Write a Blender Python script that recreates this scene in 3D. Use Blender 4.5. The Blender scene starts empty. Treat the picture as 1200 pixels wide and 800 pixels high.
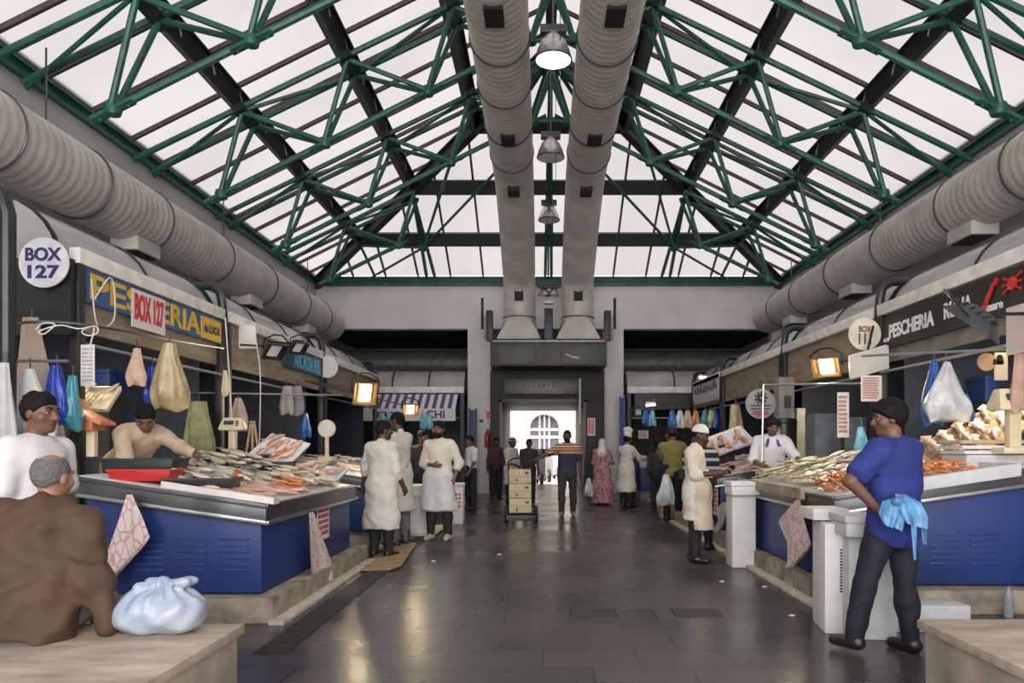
import bpy, bmesh, math, random
import numpy as np
from mathutils import Vector, Matrix, Euler

random.seed(11)
PI = math.pi
SC = bpy.context.scene
COL = SC.collection
FPX, VX, VY, EYE = 870.0, 636.0, 522.0, 1.4     # focal length in px, vanishing point, eye height


def at(px, py, Y):
    """world point of a photo pixel at depth Y"""
    return Vector(((px - VX) * Y / FPX, Y, EYE - (py - VY) * Y / FPX))


def R(d):
    return math.radians(d)


# ---------------------------------------------------------------- materials
MATS = {}


def mat(name, col, rough=0.6, metal=0.0, var=0.12, scale=6.0, bump=0.0, bscale=30.0, spec=0.5, coat=0.0,
        emit=None, estr=0.0, trans=0.0, alpha=1.0, stretch=(1, 1, 1), col2=None, sss=0.0):
    if name in MATS:
        return MATS[name]
    m = bpy.data.materials.new(name)
    m.use_nodes = True
    nt = m.node_tree
    b = nt.nodes['Principled BSDF']
    b.inputs['Roughness'].default_value = rough
    b.inputs['Metallic'].default_value = metal
    b.inputs['Specular IOR Level'].default_value = spec
    if coat:
        b.inputs['Coat Weight'].default_value = coat
        b.inputs['Coat Roughness'].default_value = 0.15
    if trans:
        b.inputs['Transmission Weight'].default_value = trans
    if alpha < 1:
        b.inputs['Alpha'].default_value = alpha
    if sss:
        b.inputs['Subsurface Weight'].default_value = sss
        b.inputs['Subsurface Radius'].default_value = (0.02, 0.008, 0.004)
    tc = nt.nodes.new('ShaderNodeTexCoord')
    mp = nt.nodes.new('ShaderNodeMapping')
    mp.inputs['Scale'].default_value = stretch
    nt.links.new(tc.outputs['Object'], mp.inputs['Vector'])
    nz = nt.nodes.new('ShaderNodeTexNoise')
    nz.inputs['Scale'].default_value = scale
    nz.inputs['Detail'].default_value = 5
    nt.links.new(mp.outputs[0], nz.inputs['Vector'])
    rp = nt.nodes.new('ShaderNodeValToRGB')
    c = Vector(col)
    d = c * (1 - var * 1.6) if col2 is None else Vector(col2)
    e = c * (1 + var) if col2 is None else c
    rp.color_ramp.elements[0].position = 0.3
    rp.color_ramp.elements[1].position = 0.7
    rp.color_ramp.elements[0].color = (*[max(0, x) for x in d], 1)
    rp.color_ramp.elements[1].color = (*[min(1, x) for x in e], 1)
    nt.links.new(nz.outputs['Fac'], rp.inputs['Fac'])
    nt.links.new(rp.outputs['Color'], b.inputs['Base Color'])
    if bump:
        n2 = nt.nodes.new('ShaderNodeTexNoise')
        n2.inputs['Scale'].default_value = bscale
        n2.inputs['Detail'].default_value = 4
        nt.links.new(mp.outputs[0], n2.inputs['Vector'])
        bp = nt.nodes.new('ShaderNodeBump')
        bp.inputs['Strength'].default_value = bump
        bp.inputs['Distance'].default_value = 0.02
        nt.links.new(n2.outputs['Fac'], bp.inputs['Height'])
        nt.links.new(bp.outputs[0], b.inputs['Normal'])
    if emit:
        b.inputs['Emission Color'].default_value = (*emit, 1)
        b.inputs['Emission Strength'].default_value = estr
    MATS[name] = m
    return m


def nodes(m):
    nt = m.node_tree
    return nt, nt.nodes['Principled BSDF'], nt.nodes.new, nt.links.new


# ---------------------------------------------------------------- mesh builder
class MB:
    def __init__(s):
        s.v, s.f, s.m = [], [], []

    def add(s, vs, fs, mi=0):
        b = len(s.v)
        s.v.extend([tuple(v) for v in vs])
        for f in fs:
            s.f.append(tuple(b + i for i in f))
            s.m.append(mi)
        return s

    def box(s, lo, hi, M=None, mi=0):
        vs = [Vector((x, y, z)) for x in (lo[0], hi[0]) for y in (lo[1], hi[1]) for z in (lo[2], hi[2])]
        if M is not None:
            vs = [M @ v for v in vs]
        return s.add(vs, [(0, 1, 3, 2), (4, 6, 7, 5), (0, 4, 5, 1), (2, 3, 7, 6), (0, 2, 6, 4), (1, 5, 7, 3)], mi)

    def bar(s, a, b, w, h, up=(0, 0, 1), mi=0):
        a, b = Vector(a), Vector(b)
        d = (b - a).normalized()
        u = Vector(up)
        sd = d.cross(u)
        if sd.length < 1e-4:
            sd = d.cross(Vector((1, 0, 0)))
        sd.normalize()
        u = sd.cross(d)
        vs = [p + sd * i * w / 2 + u * j * h / 2 for p in (a, b) for i, j in ((-1, -1), (1, -1), (1, 1), (-1, 1))]
        return s.add(vs, [(3, 2, 1, 0), (4, 5, 6, 7), (0, 1, 5, 4), (1, 2, 6, 5), (2, 3, 7, 6), (3, 0, 4, 7)], mi)

    def ibeam(s, a, b, w, h, t=0.02, up=(0, 0, 1)):
        a, b, u = Vector(a), Vector(b), Vector(up).normalized()
        s.bar(a + u * (h / 2 - t / 2), b + u * (h / 2 - t / 2), w, t, up)
        s.bar(a - u * (h / 2 - t / 2), b - u * (h / 2 - t / 2), w, t, up)
        return s.bar(a, b, t, h - 2 * t, up)

    def loft(s, rings, caps=True, closed=False, mi=0):
        n = len(rings[0])
        fs = []
        k = len(rings)
        for i in range(k if closed else k - 1):
            for j in range(n):
                a, b = i * n + j, i * n + (j + 1) % n
                c, d = ((i + 1) % k) * n + (j + 1) % n, ((i + 1) % k) * n + j
                fs.append((a, b, c, d))
        if caps and not closed:
            fs.append(tuple(range(n - 1, -1, -1)))
            fs.append(tuple((k - 1) * n + j for j in range(n)))
        return s.add([p for r in rings for p in r], fs, mi)

    def tube(s, path, r, seg=8, caps=True, closed=False, mi=0, flat=1.0):
        P = [Vector(p) for p in path]
        n = len(P)
        rs = r if isinstance(r, (list, tuple)) else [r] * n
        rings, prev = [], None
        for i in range(n):
            if closed:
                d = P[(i + 1) % n] - P[i - 1]
            else:
                d = P[min(i + 1, n - 1)] - P[max(i - 1, 0)]
            d.normalize()
            if prev is None:
                a = d.orthogonal().normalized()
            else:
                a = prev - d * prev.dot(d)
                if a.length < 1e-5:
                    a = d.orthogonal()
                a.normalize()
            prev = a
            b = d.cross(a)
            rings.append([P[i] + (a * math.cos(t) + b * math.sin(t) * flat) * rs[i] for t in [2 * PI * j / seg for j in range(seg)]])
        return s.loft(rings, caps, closed, mi)

    def lathe(s, prof, c=(0, 0, 0), seg=24, M=None, mi=0, caps=True):
        c = Vector(c)
        rings = []
        for r, z in prof:
            ring = [Vector((r * math.cos(2 * PI * j / seg), r * math.sin(2 * PI * j / seg), z)) for j in range(seg)]
            if M is not None:
                ring = [M @ p for p in ring]
            rings.append([p + c for p in ring])
        return s.loft(rings, caps, False, mi)

    def ell(s, c, r, M=None, nu=14, nv=9, mi=0):
        prof = [(math.sin(PI * (i + 0.02) / (nv + 0.04)), -math.cos(PI * (i + 0.02) / (nv + 0.04))) for i in range(nv + 1)]
        S = Matrix.Diagonal(r if not isinstance(r, (int, float)) else (r, r, r))
        return s.lathe(prof, c, nu, (M.to_3x3() @ S) if M is not None else S, mi)

    def prism(s, poly, axis, a, b, mi=0):
        """extrude a 2-D polygon along axis 0/1/2 from a to b; polygon given in the two other axes in order"""
        def mk(p, t):
            q = list(p)
            q.insert(axis, t)
            return Vector(q)
        return s.loft([[mk(p, a) for p in poly], [mk(p, b) for p in poly]], True, False, mi)

    def grid(s, fn, nu, nv, mi=0):
        vs = [fn(i / nu, j / nv) for i in range(nu + 1) for j in range(nv + 1)]
        fs = [(i * (nv + 1) + j, (i + 1) * (nv + 1) + j, (i + 1) * (nv + 1) + j + 1, i * (nv + 1) + j + 1) for i in range(nu) for j in range(nv)]
        return s.add(vs, fs, mi)

    def build(s, name, mats, parent=None, bevel=0.0, ang=35, local=False, solid=0.0, origin=None):
        mats = mats if isinstance(mats, (list, tuple)) else [mats]
        me = bpy.data.meshes.new(name)
        if parent is not None:
            org = Vector((0, 0, 0)) if local else ORG[parent.name]
        elif origin is not None:
            org = Vector(origin)
        elif local:
            org = Vector((0, 0, 0))
        else:
            a = np.array(s.v)
            lo, hi = a.min(0), a.max(0)
            org = Vector(((lo[0] + hi[0]) / 2, (lo[1] + hi[1]) / 2, lo[2]))
        me.from_pydata([tuple(Vector(v) - org) for v in s.v], [], s.f)
        bm = bmesh.new()
        bm.from_mesh(me)
        for f, mi in zip(bm.faces, s.m):
            f.material_index = mi
        if solid:
            bmesh.ops.recalc_face_normals(bm, faces=bm.faces)
            bmesh.ops.solidify(bm, geom=bm.faces[:], thickness=solid)
        bmesh.ops.recalc_face_normals(bm, faces=bm.faces)
        if bevel:
            es = [e for e in bm.edges if len(e.link_faces) == 2 and e.calc_face_angle(0) > 0.6]
            bmesh.ops.bevel(bm, geom=es, offset=bevel, segments=2, affect='EDGES', clamp_overlap=True, profile=0.6)
        bm.to_mesh(me)
        bm.free()
        for m in mats:
            me.materials.append(m)
        me.shade_smooth()
        me.set_sharp_from_angle(angle=R(ang))
        o = bpy.data.objects.new(name, me)
        COL.objects.link(o)
        if parent is not None:
            o.parent = parent
            ORG[o.name] = Vector(ORG[parent.name])
        else:
            o.location = org
            ORG[o.name] = org
        return o


ORG = {}


def tag(o, label, cat, group=None):
    o['label'] = label
    o['category'] = cat
    if group:
        o['group'] = group
    return o


def struct(o):
    o['kind'] = 'structure'
    return o


def thing(name, label, cat, loc=(0, 0, 0), rot=0, group=None):
    o = bpy.data.objects.new(name, None)
    o.empty_display_size = 0.1
    COL.objects.link(o)
    o.location = loc
    o.rotation_euler = (0, 0, rot)
    ORG[o.name] = Vector(loc)
    return tag(o, label, cat, group)


def kids(o):
    return [c for c in COL.objects if c.parent == o]


def dup(root, loc, rot=None, label=None, group=None, scale=None):
    r = root.copy()
    COL.objects.link(r)
    r.location = loc
    if rot is not None:
        r.rotation_euler = rot if not isinstance(rot, (int, float)) else (0, 0, rot)
    if scale is not None:
        r.scale = scale if not isinstance(scale, (int, float)) else (scale,) * 3
    if label:
        r['label'] = label
    if group:
        r['group'] = group
    for c in list(root.children):
        d = c.copy()
        COL.objects.link(d)
        d.parent = r
        for e in list(c.children):
            g = e.copy()
            COL.objects.link(g)
            g.parent = d
    return r


def text(s, w, h, c, right, up, m, parent=None, name='lettering', depth=0.006, bold=0.02, cat=None, label=None, shear=0):
    """mesh lettering fitted into w x h, centred at c, running along right/up"""
    cu = bpy.data.curves.new('t', 'FONT')
    cu.body = s
    cu.extrude = 0.02
    cu.offset = bold
    cu.align_x = 'CENTER'
    cu.space_line = 0.85
    cu.shear = shear
    ob = bpy.data.objects.new('t', cu)
    COL.objects.link(ob)
    dg = bpy.context.evaluated_depsgraph_get()
    dg.update()
    me0 = bpy.data.meshes.new_from_object(ob.evaluated_get(dg))
    a = np.array([v.co[:] for v in me0.vertices])
    fs = [tuple(p.vertices) for p in me0.polygons]
    bpy.data.objects.remove(ob)
    bpy.data.curves.remove(cu)
    bpy.data.meshes.remove(me0)
    lo, hi = a.min(0), a.max(0)
    a = (a - (lo + hi) / 2) / np.maximum(hi - lo, 1e-6)
    right, up = Vector(right).normalized(), Vector(up).normalized()
    nrm = right.cross(up)
    c = Vector(c)
    mb = MB()
    mb.add([c + right * (p[0] * w) + up * (p[1] * h) + nrm * (p[2] * depth) for p in a], fs)
    return mb.build(name, m, parent)


# ---------------------------------------------------------------- distance-field modeller (organic shapes)
class Field:
    def __init__(s, lo, hi, h):
        s.lo, s.h = np.array(lo, float), h
        s.n = np.ceil((np.array(hi, float) - s.lo) / h).astype(int) + 1
        s.ax = [s.lo[i] + h * np.arange(s.n[i]) for i in range(3)]
        s.f = np.full(s.n, 0.5, np.float32)

    def _sub(s, lo, hi):
        sl = []
        for i in range(3):
            a = int(max(0, math.floor((lo[i] - s.lo[i]) / s.h)))
            b = int(min(s.n[i], math.ceil((hi[i] - s.lo[i]) / s.h) + 1))
            if b <= a:
                return None
            sl.append(slice(a, b))
        return tuple(sl), np.meshgrid(*[s.ax[i][sl[i]] for i in range(3)], indexing='ij', sparse=True)

    def _join(s, sl, d, k, cut=False):
        a = s.f[sl]
        if cut:
            h = np.clip(0.5 - 0.5 * (a + d) / k, 0, 1)
            s.f[sl] = a * (1 - h) - d * h + k * h * (1 - h)
        else:
            h = np.clip(0.5 + 0.5 * (d - a) / k, 0, 1)
            s.f[sl] = d * (1 - h) + a * h - k * h * (1 - h)

    def cone(s, a, b, ra, rb, k=0.02, flat=None):
        """tapered capsule; flat=(axis, factor) squeezes it along an axis"""
        a, b = np.array(a, float), np.array(b, float)
        m = max(ra, rb) + k + 3 * s.h
        r = s._sub(np.minimum(a, b) - m, np.maximum(a, b) + m)
        if r is None:
            return s
        sl, (X, Y, Z) = r
        px, py, pz = X - a[0], Y - a[1], Z - a[2]
        d = b - a
        if flat is not None:
            n, q = np.array(flat[0], float), 1 / flat[1] - 1
            t = (px * n[0] + py * n[1] + pz * n[2]) * q
            px, py, pz = px + n[0] * t, py + n[1] * t, pz + n[2] * t
            d = d + n * (d @ n) * q
        L = max(d @ d, 1e-9)
        t = np.clip((px * d[0] + py * d[1] + pz * d[2]) / L, 0, 1)
        dist = np.sqrt((px - t * d[0]) ** 2 + (py - t * d[1]) ** 2 + (pz - t * d[2]) ** 2) - (ra + t * (rb - ra))
        s._join(sl, dist * (flat[1] ** 0.5 if flat else 1), k)
        return s

    def ell(s, c, r, M=None, k=0.02, cut=False):
        c = np.array(c, float)
        m = max(r) + k + 3 * s.h
        q = s._sub(c - m, c + m)
        if q is None:
            return s
        sl, (X, Y, Z) = q
        p = [X - c[0], Y - c[1], Z - c[2]]
        if M is not None:
            p = [sum(p[i] * M[i][j] for i in range(3)) for j in range(3)]
        u = np.sqrt(sum((p[i] / r[i]) ** 2 for i in range(3)))
        u2 = np.sqrt(sum((p[i] / r[i] ** 2) ** 2 for i in range(3)))
        s._join(sl, u * (u - 1) / np.maximum(u2, 1e-6), k, cut)
        return s

    def plane(s, p, n, k=0.0):
        """keep the side the normal points away from; k rounds the cut edge"""
        X, Y, Z = np.meshgrid(*s.ax, indexing='ij', sparse=True)
        d = ((X - p[0]) * n[0] + (Y - p[1]) * n[1] + (Z - p[2]) * n[2]).astype(np.float32)
        if k:
            h = np.maximum(k - np.abs(s.f - d), 0)
            s.f = np.maximum(s.f, d) + h * h / (4 * k)
        else:
            s.f = np.maximum(s.f, d)
        return s

    def folds(s, amp, fr=14.0, seed=0.0):
        X, Y, Z = np.meshgrid(*s.ax, indexing='ij', sparse=True)
        g = np.sin(fr * X + 2.1 * np.sin(fr * 0.45 * Z + seed) + seed) * np.sin(fr * 0.8 * Y + 1.7 * np.sin(fr * 0.5 * Z + 2 * seed)) \
            + 0.5 * np.sin(fr * 1.1 * Z + 3 * np.sin(fr * 0.4 * X + seed) + 2 * np.sin(fr * .5 * Y))
        s.f = s.f + (amp * g).astype(np.float32)
        return s

    def mesh(s):
        f = np.pad(s.f, 1, constant_values=0.5)
        lo, h = s.lo - s.h, s.h
        sg = f < 0
        nx, ny, nz = f.shape
        cs = [(i, j, k) for i in (0, 1) for j in (0, 1) for k in (0, 1)]
        cnt = sum(sg[i:nx - 1 + i, j:ny - 1 + j, k:nz - 1 + k].astype(np.int8) for i, j, k in cs)
        act = (cnt > 0) & (cnt < 8)
        ids = np.argwhere(act)
        idx = np.full(act.shape, -1, np.int64)
        idx[act] = np.arange(len(ids))
        val = np.stack([f[ids[:, 0] + i, ids[:, 1] + j, ids[:, 2] + k] for i, j, k in cs], 1).astype(float)
        pos, w = np.zeros((len(ids), 3)), np.zeros(len(ids))
        C = np.array(cs, float)
        for a in range(8):
            for b in range(a + 1, 8):
                if abs(C[a] - C[b]).sum() != 1:
                    continue
                mk = (val[:, a] < 0) != (val[:, b] < 0)
                t = val[mk, a] / (val[mk, a] - val[mk, b])
                pos[mk] += C[a] + t[:, None] * (C[b] - C[a])
                w[mk] += 1
        P = lo + h * (ids + pos / np.maximum(w, 1)[:, None])
        Q = []
        for ax in range(3):
            u, v = (ax + 1) % 3, (ax + 2) % 3
            s0 = np.take(sg, range(0, f.shape[ax] - 1), ax)
            s1 = np.take(sg, range(1, f.shape[ax]), ax)
            e = np.argwhere(s0 != s1)
            e = e[(e[:, u] > 0) & (e[:, v] > 0) & (e[:, u] < f.shape[u] - 1) & (e[:, v] < f.shape[v] - 1)]
            ins = s0[e[:, 0], e[:, 1], e[:, 2]]
            q = []
            for du, dv in ((-1, -1), (0, -1), (0, 0), (-1, 0)):
                c = e.copy()
                c[:, u] += du
                c[:, v] += dv
                q.append(idx[c[:, 0], c[:, 1], c[:, 2]])
            q = np.stack(q, 1)
            q[~ins] = q[~ins][:, ::-1]
            Q.append(q)
        Q = np.concatenate(Q)
        return P, Q[(Q >= 0).all(1)]

    def into(s, mb, M=None, mi=0):
        P, Q = s.mesh()
        vs = [M @ Vector(p) for p in P] if M is not None else [Vector(p) for p in P]
        return mb.add(vs, Q.tolist(), mi)
# ================================================================ camera, sky, exposure
cam = bpy.data.cameras.new('camera')
cam.sensor_width = 36
cam.lens = FPX / 1200 * 36
cam.shift_x = -(VX - 600) / 1200
cam.shift_y = (VY - 400) / 1200
cam.clip_start = 0.05
co = bpy.data.objects.new('camera', cam)
co.location = (0, 0, EYE)
co.rotation_euler = (PI / 2, 0, 0)
COL.objects.link(co)
SC.camera = co

w = bpy.data.worlds.new('overcast_sky')
SC.world = w
w.use_nodes = True
wn = w.node_tree
bg = wn.nodes['Background']
g = wn.nodes.new('ShaderNodeNewGeometry')
sx = wn.nodes.new('ShaderNodeSeparateXYZ')
wn.links.new(g.outputs['Incoming'], sx.inputs[0])
rp = wn.nodes.new('ShaderNodeValToRGB')
mr = wn.nodes.new('ShaderNodeMapRange')
mr.inputs['From Min'].default_value = 0.3
mr.inputs['From Max'].default_value = -1.0
wn.links.new(sx.outputs['Z'], mr.inputs['Value'])
rp.color_ramp.elements[0].color = (0.98, 0.95, 0.93, 1)
rp.color_ramp.elements[1].color = (1.0, 0.97, 0.97, 1)
wn.links.new(mr.outputs[0], rp.inputs['Fac'])
wn.links.new(rp.outputs[0], bg.inputs['Color'])
bg.inputs['Strength'].default_value = 7.0

vs = SC.view_settings
vs.view_transform = 'Standard'
vs.look = 'None'
vs.gamma = 1
vs.use_curve_mapping = False
vs.exposure = 0.0

# ================================================================ shared materials
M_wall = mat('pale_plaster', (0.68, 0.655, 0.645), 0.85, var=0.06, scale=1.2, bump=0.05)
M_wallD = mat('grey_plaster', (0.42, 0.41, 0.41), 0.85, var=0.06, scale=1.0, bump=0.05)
M_green = mat('green_paint', (0.014, 0.105, 0.075), 0.42, var=0.25, scale=5)
M_greenD = mat('dark_green_steel', (0.012, 0.032, 0.028), 0.45, var=0.3, scale=4)
M_beam = mat('weathered_beam', (0.035, 0.032, 0.034), 0.6, var=0.4, scale=3, col2=(0.016, 0.022, 0.022))
M_bar = mat('glazing_bar_paint', (0.085, 0.055, 0.06), 0.6, var=0.2)
M_black = mat('black_paint', (0.012, 0.013, 0.014), 0.45, var=0.3)
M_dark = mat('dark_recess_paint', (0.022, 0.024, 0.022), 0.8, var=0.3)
M_duct = mat('galvanised_duct', (0.56, 0.53, 0.47), 0.5, metal=0.1, var=0.12, scale=2.5)
M_ductD = mat('duct_slot', (0.01, 0.01, 0.01), 0.7)
M_steel = mat('brushed_steel', (0.5, 0.5, 0.5), 0.28, metal=0.9, var=0.12, scale=3, stretch=(1, 1, 14))
M_steelD = mat('dull_steel', (0.12, 0.125, 0.13), 0.35, metal=0.7, var=0.2, scale=4)
M_white = mat('white_enamel', (0.66, 0.64, 0.62), 0.45, var=0.06)
M_cream = mat('cream_plastic', (0.72, 0.62, 0.42), 0.4, var=0.06)
M_blue = mat('blue_panel', (0.012, 0.035, 0.165), 0.45, var=0.22, scale=1.6)
M_conc = mat('worn_concrete', (0.42, 0.36, 0.30), 0.85, var=0.25, scale=3.5, bump=0.25, bscale=18)
M_wood = mat('bare_timber', (0.42, 0.30, 0.17), 0.7, var=0.3, scale=5, stretch=(1, 8, 8))
M_paper = mat('white_paper', (0.72, 0.68, 0.66), 0.8, var=0.05)
M_red = mat('red_ink', (0.55, 0.03, 0.03), 0.6)
M_navy = mat('navy_ink', (0.025, 0.025, 0.12), 0.6)
M_yellow = mat('yellow_paint', (0.75, 0.45, 0.03), 0.5)
M_whiteink = mat('white_ink', (0.82, 0.8, 0.78), 0.5)
M_foam = mat('white_polystyrene', (0.70, 0.69, 0.68), 0.7, var=0.05, scale=9, bump=0.12, bscale=70)
M_foamG = mat('grey_polystyrene', (0.56, 0.57, 0.58), 0.7, var=0.06, scale=9, bump=0.12, bscale=70)

# ---- wet slate floor
M_floor = mat('wet_slate_tiles', (0.055, 0.056, 0.06), 0.3)
nt, b, N, L = nodes(M_floor)
tc = N('ShaderNodeTexCoord')
br = N('ShaderNodeTexBrick')
br.offset = 0.5
br.inputs['Scale'].default_value = 1.0
br.inputs['Brick Width'].default_value = 0.62
br.inputs['Row Height'].default_value = 0.41
br.inputs['Mortar Size'].default_value = 0.009
br.inputs['Color1'].default_value = (0.074, 0.070, 0.068, 1)
br.inputs['Color2'].default_value = (0.050, 0.049, 0.049, 1)
br.inputs['Mortar'].default_value = (0.014, 0.014, 0.014, 1)
L(tc.outputs['Object'], br.inputs['Vector'])
nz = N('ShaderNodeTexNoise')
nz.inputs['Scale'].default_value = 0.8
nz.inputs['Detail'].default_value = 6
L(tc.outputs['Object'], nz.inputs['Vector'])
mx = N('ShaderNodeMix')
mx.data_type = 'RGBA'
mx.inputs[0].default_value = 0.0
rr = N('ShaderNodeMapRange')
rr.inputs['From Min'].default_value = 0.42
rr.inputs['From Max'].default_value = 0.68
rr.inputs['To Max'].default_value = 0.6
L(nz.outputs['Fac'], rr.inputs['Value'])
L(rr.outputs[0], mx.inputs[0])
L(br.outputs['Color'], mx.inputs[6])
mx.inputs[7].default_value = (0.082, 0.066, 0.054, 1)
L(mx.outputs[2], b.inputs['Base Color'])
r2 = N('ShaderNodeMapRange')
r2.inputs['From Min'].default_value = 0.3
r2.inputs['From Max'].default_value = 0.75
r2.inputs['To Min'].default_value = 0.19
r2.inputs['To Max'].default_value = 0.40
L(nz.outputs['Fac'], r2.inputs['Value'])
L(r2.outputs[0], b.inputs['Roughness'])
n3 = N('ShaderNodeTexNoise')
n3.inputs['Scale'].default_value = 14
L(tc.outputs['Object'], n3.inputs['Vector'])
bp = N('ShaderNodeBump')
bp.inputs['Strength'].default_value = 0.12
bp.inputs['Distance'].default_value = 0.01
ad = N('ShaderNodeMath')
ad.operation = 'MULTIPLY_ADD'
ad.inputs[1].default_value = -1.0
L(br.outputs['Fac'], ad.inputs[0])
L(n3.outputs['Fac'], ad.inputs[2])
L(ad.outputs[0], bp.inputs['Height'])
L(bp.outputs[0], b.inputs['Normal'])

# ---- milky roof glass: translucent with some clear transmission
M_glass = bpy.data.materials.new('milky_roof_glass')
M_glass.use_nodes = True
nt = M_glass.node_tree
nt.nodes.clear()
N, L = nt.nodes.new, nt.links.new
out = N('ShaderNodeOutputMaterial')
tl, tp, ms = N('ShaderNodeBsdfTranslucent'), N('ShaderNodeBsdfTransparent'), N('ShaderNodeMixShader')
tc, nz, rp = N('ShaderNodeTexCoord'), N('ShaderNodeTexNoise'), N('ShaderNodeValToRGB')
nz.inputs['Scale'].default_value = 0.35
nz.inputs['Detail'].default_value = 4
L(tc.outputs['Object'], nz.inputs['Vector'])
rp.color_ramp.elements[0].color = (0.104, 0.100, 0.102, 1)
rp.color_ramp.elements[1].color = (0.128, 0.124, 0.120, 1)
rp.color_ramp.elements[0].position = 0.35
rp.color_ramp.elements[1].position = 0.65
L(nz.outputs['Fac'], rp.inputs['Fac'])
L(rp.outputs[0], tl.inputs['Color'])
tp.inputs['Color'].default_value = (0.126, 0.122, 0.122, 1)
ms.inputs[0].default_value = 0.35
L(tl.outputs[0], ms.inputs[1])
L(tp.outputs[0], ms.inputs[2])
L(ms.outputs[0], out.inputs['Surface'])
M_glass.use_backface_culling = False

# ================================================================ room shell
C0, HW, YE, ZE = 0.16, 6.81, 21.75, 6.12
XL, XR, YB = C0 - HW, C0 + HW, -7.0
mb = MB().box((-13, YB, -0.2), (13, 27.0, 0))
fl = struct(mb.build('floor', M_floor))
mb = MB().box((-30, 27.0, -0.25), (30, 60, -0.03))
M_pave = mat('pinkish_paving', (0.46, 0.40, 0.39), 0.7, var=0.1, scale=2)  # even pale pinkish paving colour
struct(mb.build('ground_outside', M_pave))

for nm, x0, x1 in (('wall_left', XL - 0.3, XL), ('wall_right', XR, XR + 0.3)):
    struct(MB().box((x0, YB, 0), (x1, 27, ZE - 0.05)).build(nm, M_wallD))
# end wall: two wide openings either side of the entrance block
zo = 4.82
mb = MB()
mb.box((XL, YE, zo), (XR, YE + 0.35, ZE - 0.05))
for a, b_ in ((-2.2, -1.5), (1.77, 2.37)):
    mb.box((a, YE, 0), (b_, YE + 0.35, zo))
mb.box((XL, YE, 0), (XL + 0.25, YE + .35, zo)).box((XR - .25, YE, 0), (XR, YE + .35, zo))
struct(mb.build('wall_end', M_wall))
# rear aisle behind the openings
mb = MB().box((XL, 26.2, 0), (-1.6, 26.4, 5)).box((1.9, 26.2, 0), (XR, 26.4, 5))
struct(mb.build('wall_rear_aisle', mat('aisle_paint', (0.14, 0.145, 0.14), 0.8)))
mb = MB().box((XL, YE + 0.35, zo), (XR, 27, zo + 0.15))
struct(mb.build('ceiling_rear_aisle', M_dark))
# entrance block: side cheeks, hood and dark soffit with a lintel
mb = MB()
mb.box((-1.5, YE - 0.5, 0), (-1.18, 27, 2.66)).box((1.19, YE - 0.5, 0), (1.77, 27, 2.66))
mb.box((-1.5, YE - 0.5, 2.66), (1.77, 27, 3.55)).box((-1.5, YE + .02, 3.55), (1.77, 27, 4.8))
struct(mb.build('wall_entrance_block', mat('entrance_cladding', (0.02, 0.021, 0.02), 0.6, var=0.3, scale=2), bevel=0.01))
mb = MB()
mb.box((-1.26, YE - 0.55, 0), (-1.16, YE - 0.4, 2.72)).box((1.16, YE - 0.55, 0), (1.26, YE - 0.4, 2.72)).box((-1.26, YE - .55, 2.64), (1.26, YE - .4, 2.74))
struct(mb.build('door_1', mat('purple_black_frame', (0.035, 0.03, 0.05), 0.4), bevel=0.01))

# ================================================================ roof: glass, bars, purlins
RISE = 3.4
YH = 15.3                                   # where the ridge stops and the hip begins


def rp_(side, t, y, dz=0.0):
    """point on a side slope: t 0 at eave .. 1 at ridge"""
    return Vector((C0 + side * HW * (1 - t), y, ZE + RISE * t + dz))


def hp_(x, t, dz=0.0):
    return Vector((x, YE - (YE - YH) * t, ZE + RISE * t + dz))


GZ = 0.26
ceil = bpy.data.objects.new('ceiling', None)
COL.objects.link(ceil)
ceil['kind'] = 'structure'
ORG['ceiling'] = Vector((0, 0, 0))
for sd in (-1, 1):
    mb = MB()
    mb.add([rp_(sd, 0, YB, GZ), rp_(sd, 1, YB, GZ), rp_(sd, 1, YH, GZ), rp_(sd, 0, YE, GZ)], [(0, 1, 2, 3)])
    mb.build('glass_slope', M_glass, ceil)
mb = MB().add([rp_(-1, 0, YE, GZ), rp_(1, 0, YE, GZ), Vector((C0, YH, ZE + RISE + GZ))], [(0, 1, 2)])
mb.build('glass_hip_end', M_glass, ceil)
SP = 1.02
n = int((YE - 2) / SP)
for sd in (-1, 1):
    for i in range(-1, n + 3):
        y = YE - 0.6 - i * SP
        if y < 1.5:
            continue
        tmax = min(1.0, (YE - y) / (YE - YH))
        MB().bar(rp_(sd, 0, y, GZ - 0.05), rp_(sd, tmax, y, GZ - 0.05), 0.05, 0.07).build('glazing_bar', M_bar, ceil)
for i in range(-6, 7):
    x = C0 + i * 0.95
    tmax = 1 - abs(x - C0) / HW
    MB().bar(hp_(x, 0, GZ - 0.05), hp_(x, tmax, GZ - 0.05), 0.05, 0.07).build('glazing_bar', M_bar, ceil)

frame = thing('roof_frame', 'dark steel purlins and hip rafters carrying the glass roof', 'roof frame', (C0, 0, ZE))
frame['kind'] = 'structure'
for sd in (-1, 1):
    for k in range(4):
        y1 = YE - (YE - YH) * k / 4
        if k:
            MB().ibeam(rp_(sd, k / 4, YB, 0.03), rp_(sd, k / 4, y1, 0.03), 0.17, 0.3, 0.025, up=(-sd * 0.447, 0, 0.894)).build('purlin', M_beam, frame)
        else:
            MB().ibeam(rp_(sd, 0, YB, 0.06), rp_(sd, 0, y1, 0.06), 0.16, 0.20, 0.03).build('eave_beam', M_green, frame)
    MB().ibeam(rp_(sd, 0, YE, 0.0), Vector((C0, YH, ZE + RISE)), 0.2, 0.32, 0.03).build('hip_rafter', M_beam, frame)
MB().ibeam(Vector((C0, YB, ZE + RISE)), Vector((C0, YH, ZE + RISE)), 0.2, 0.32, 0.03).build('ridge_beam', M_beam, frame)
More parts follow.
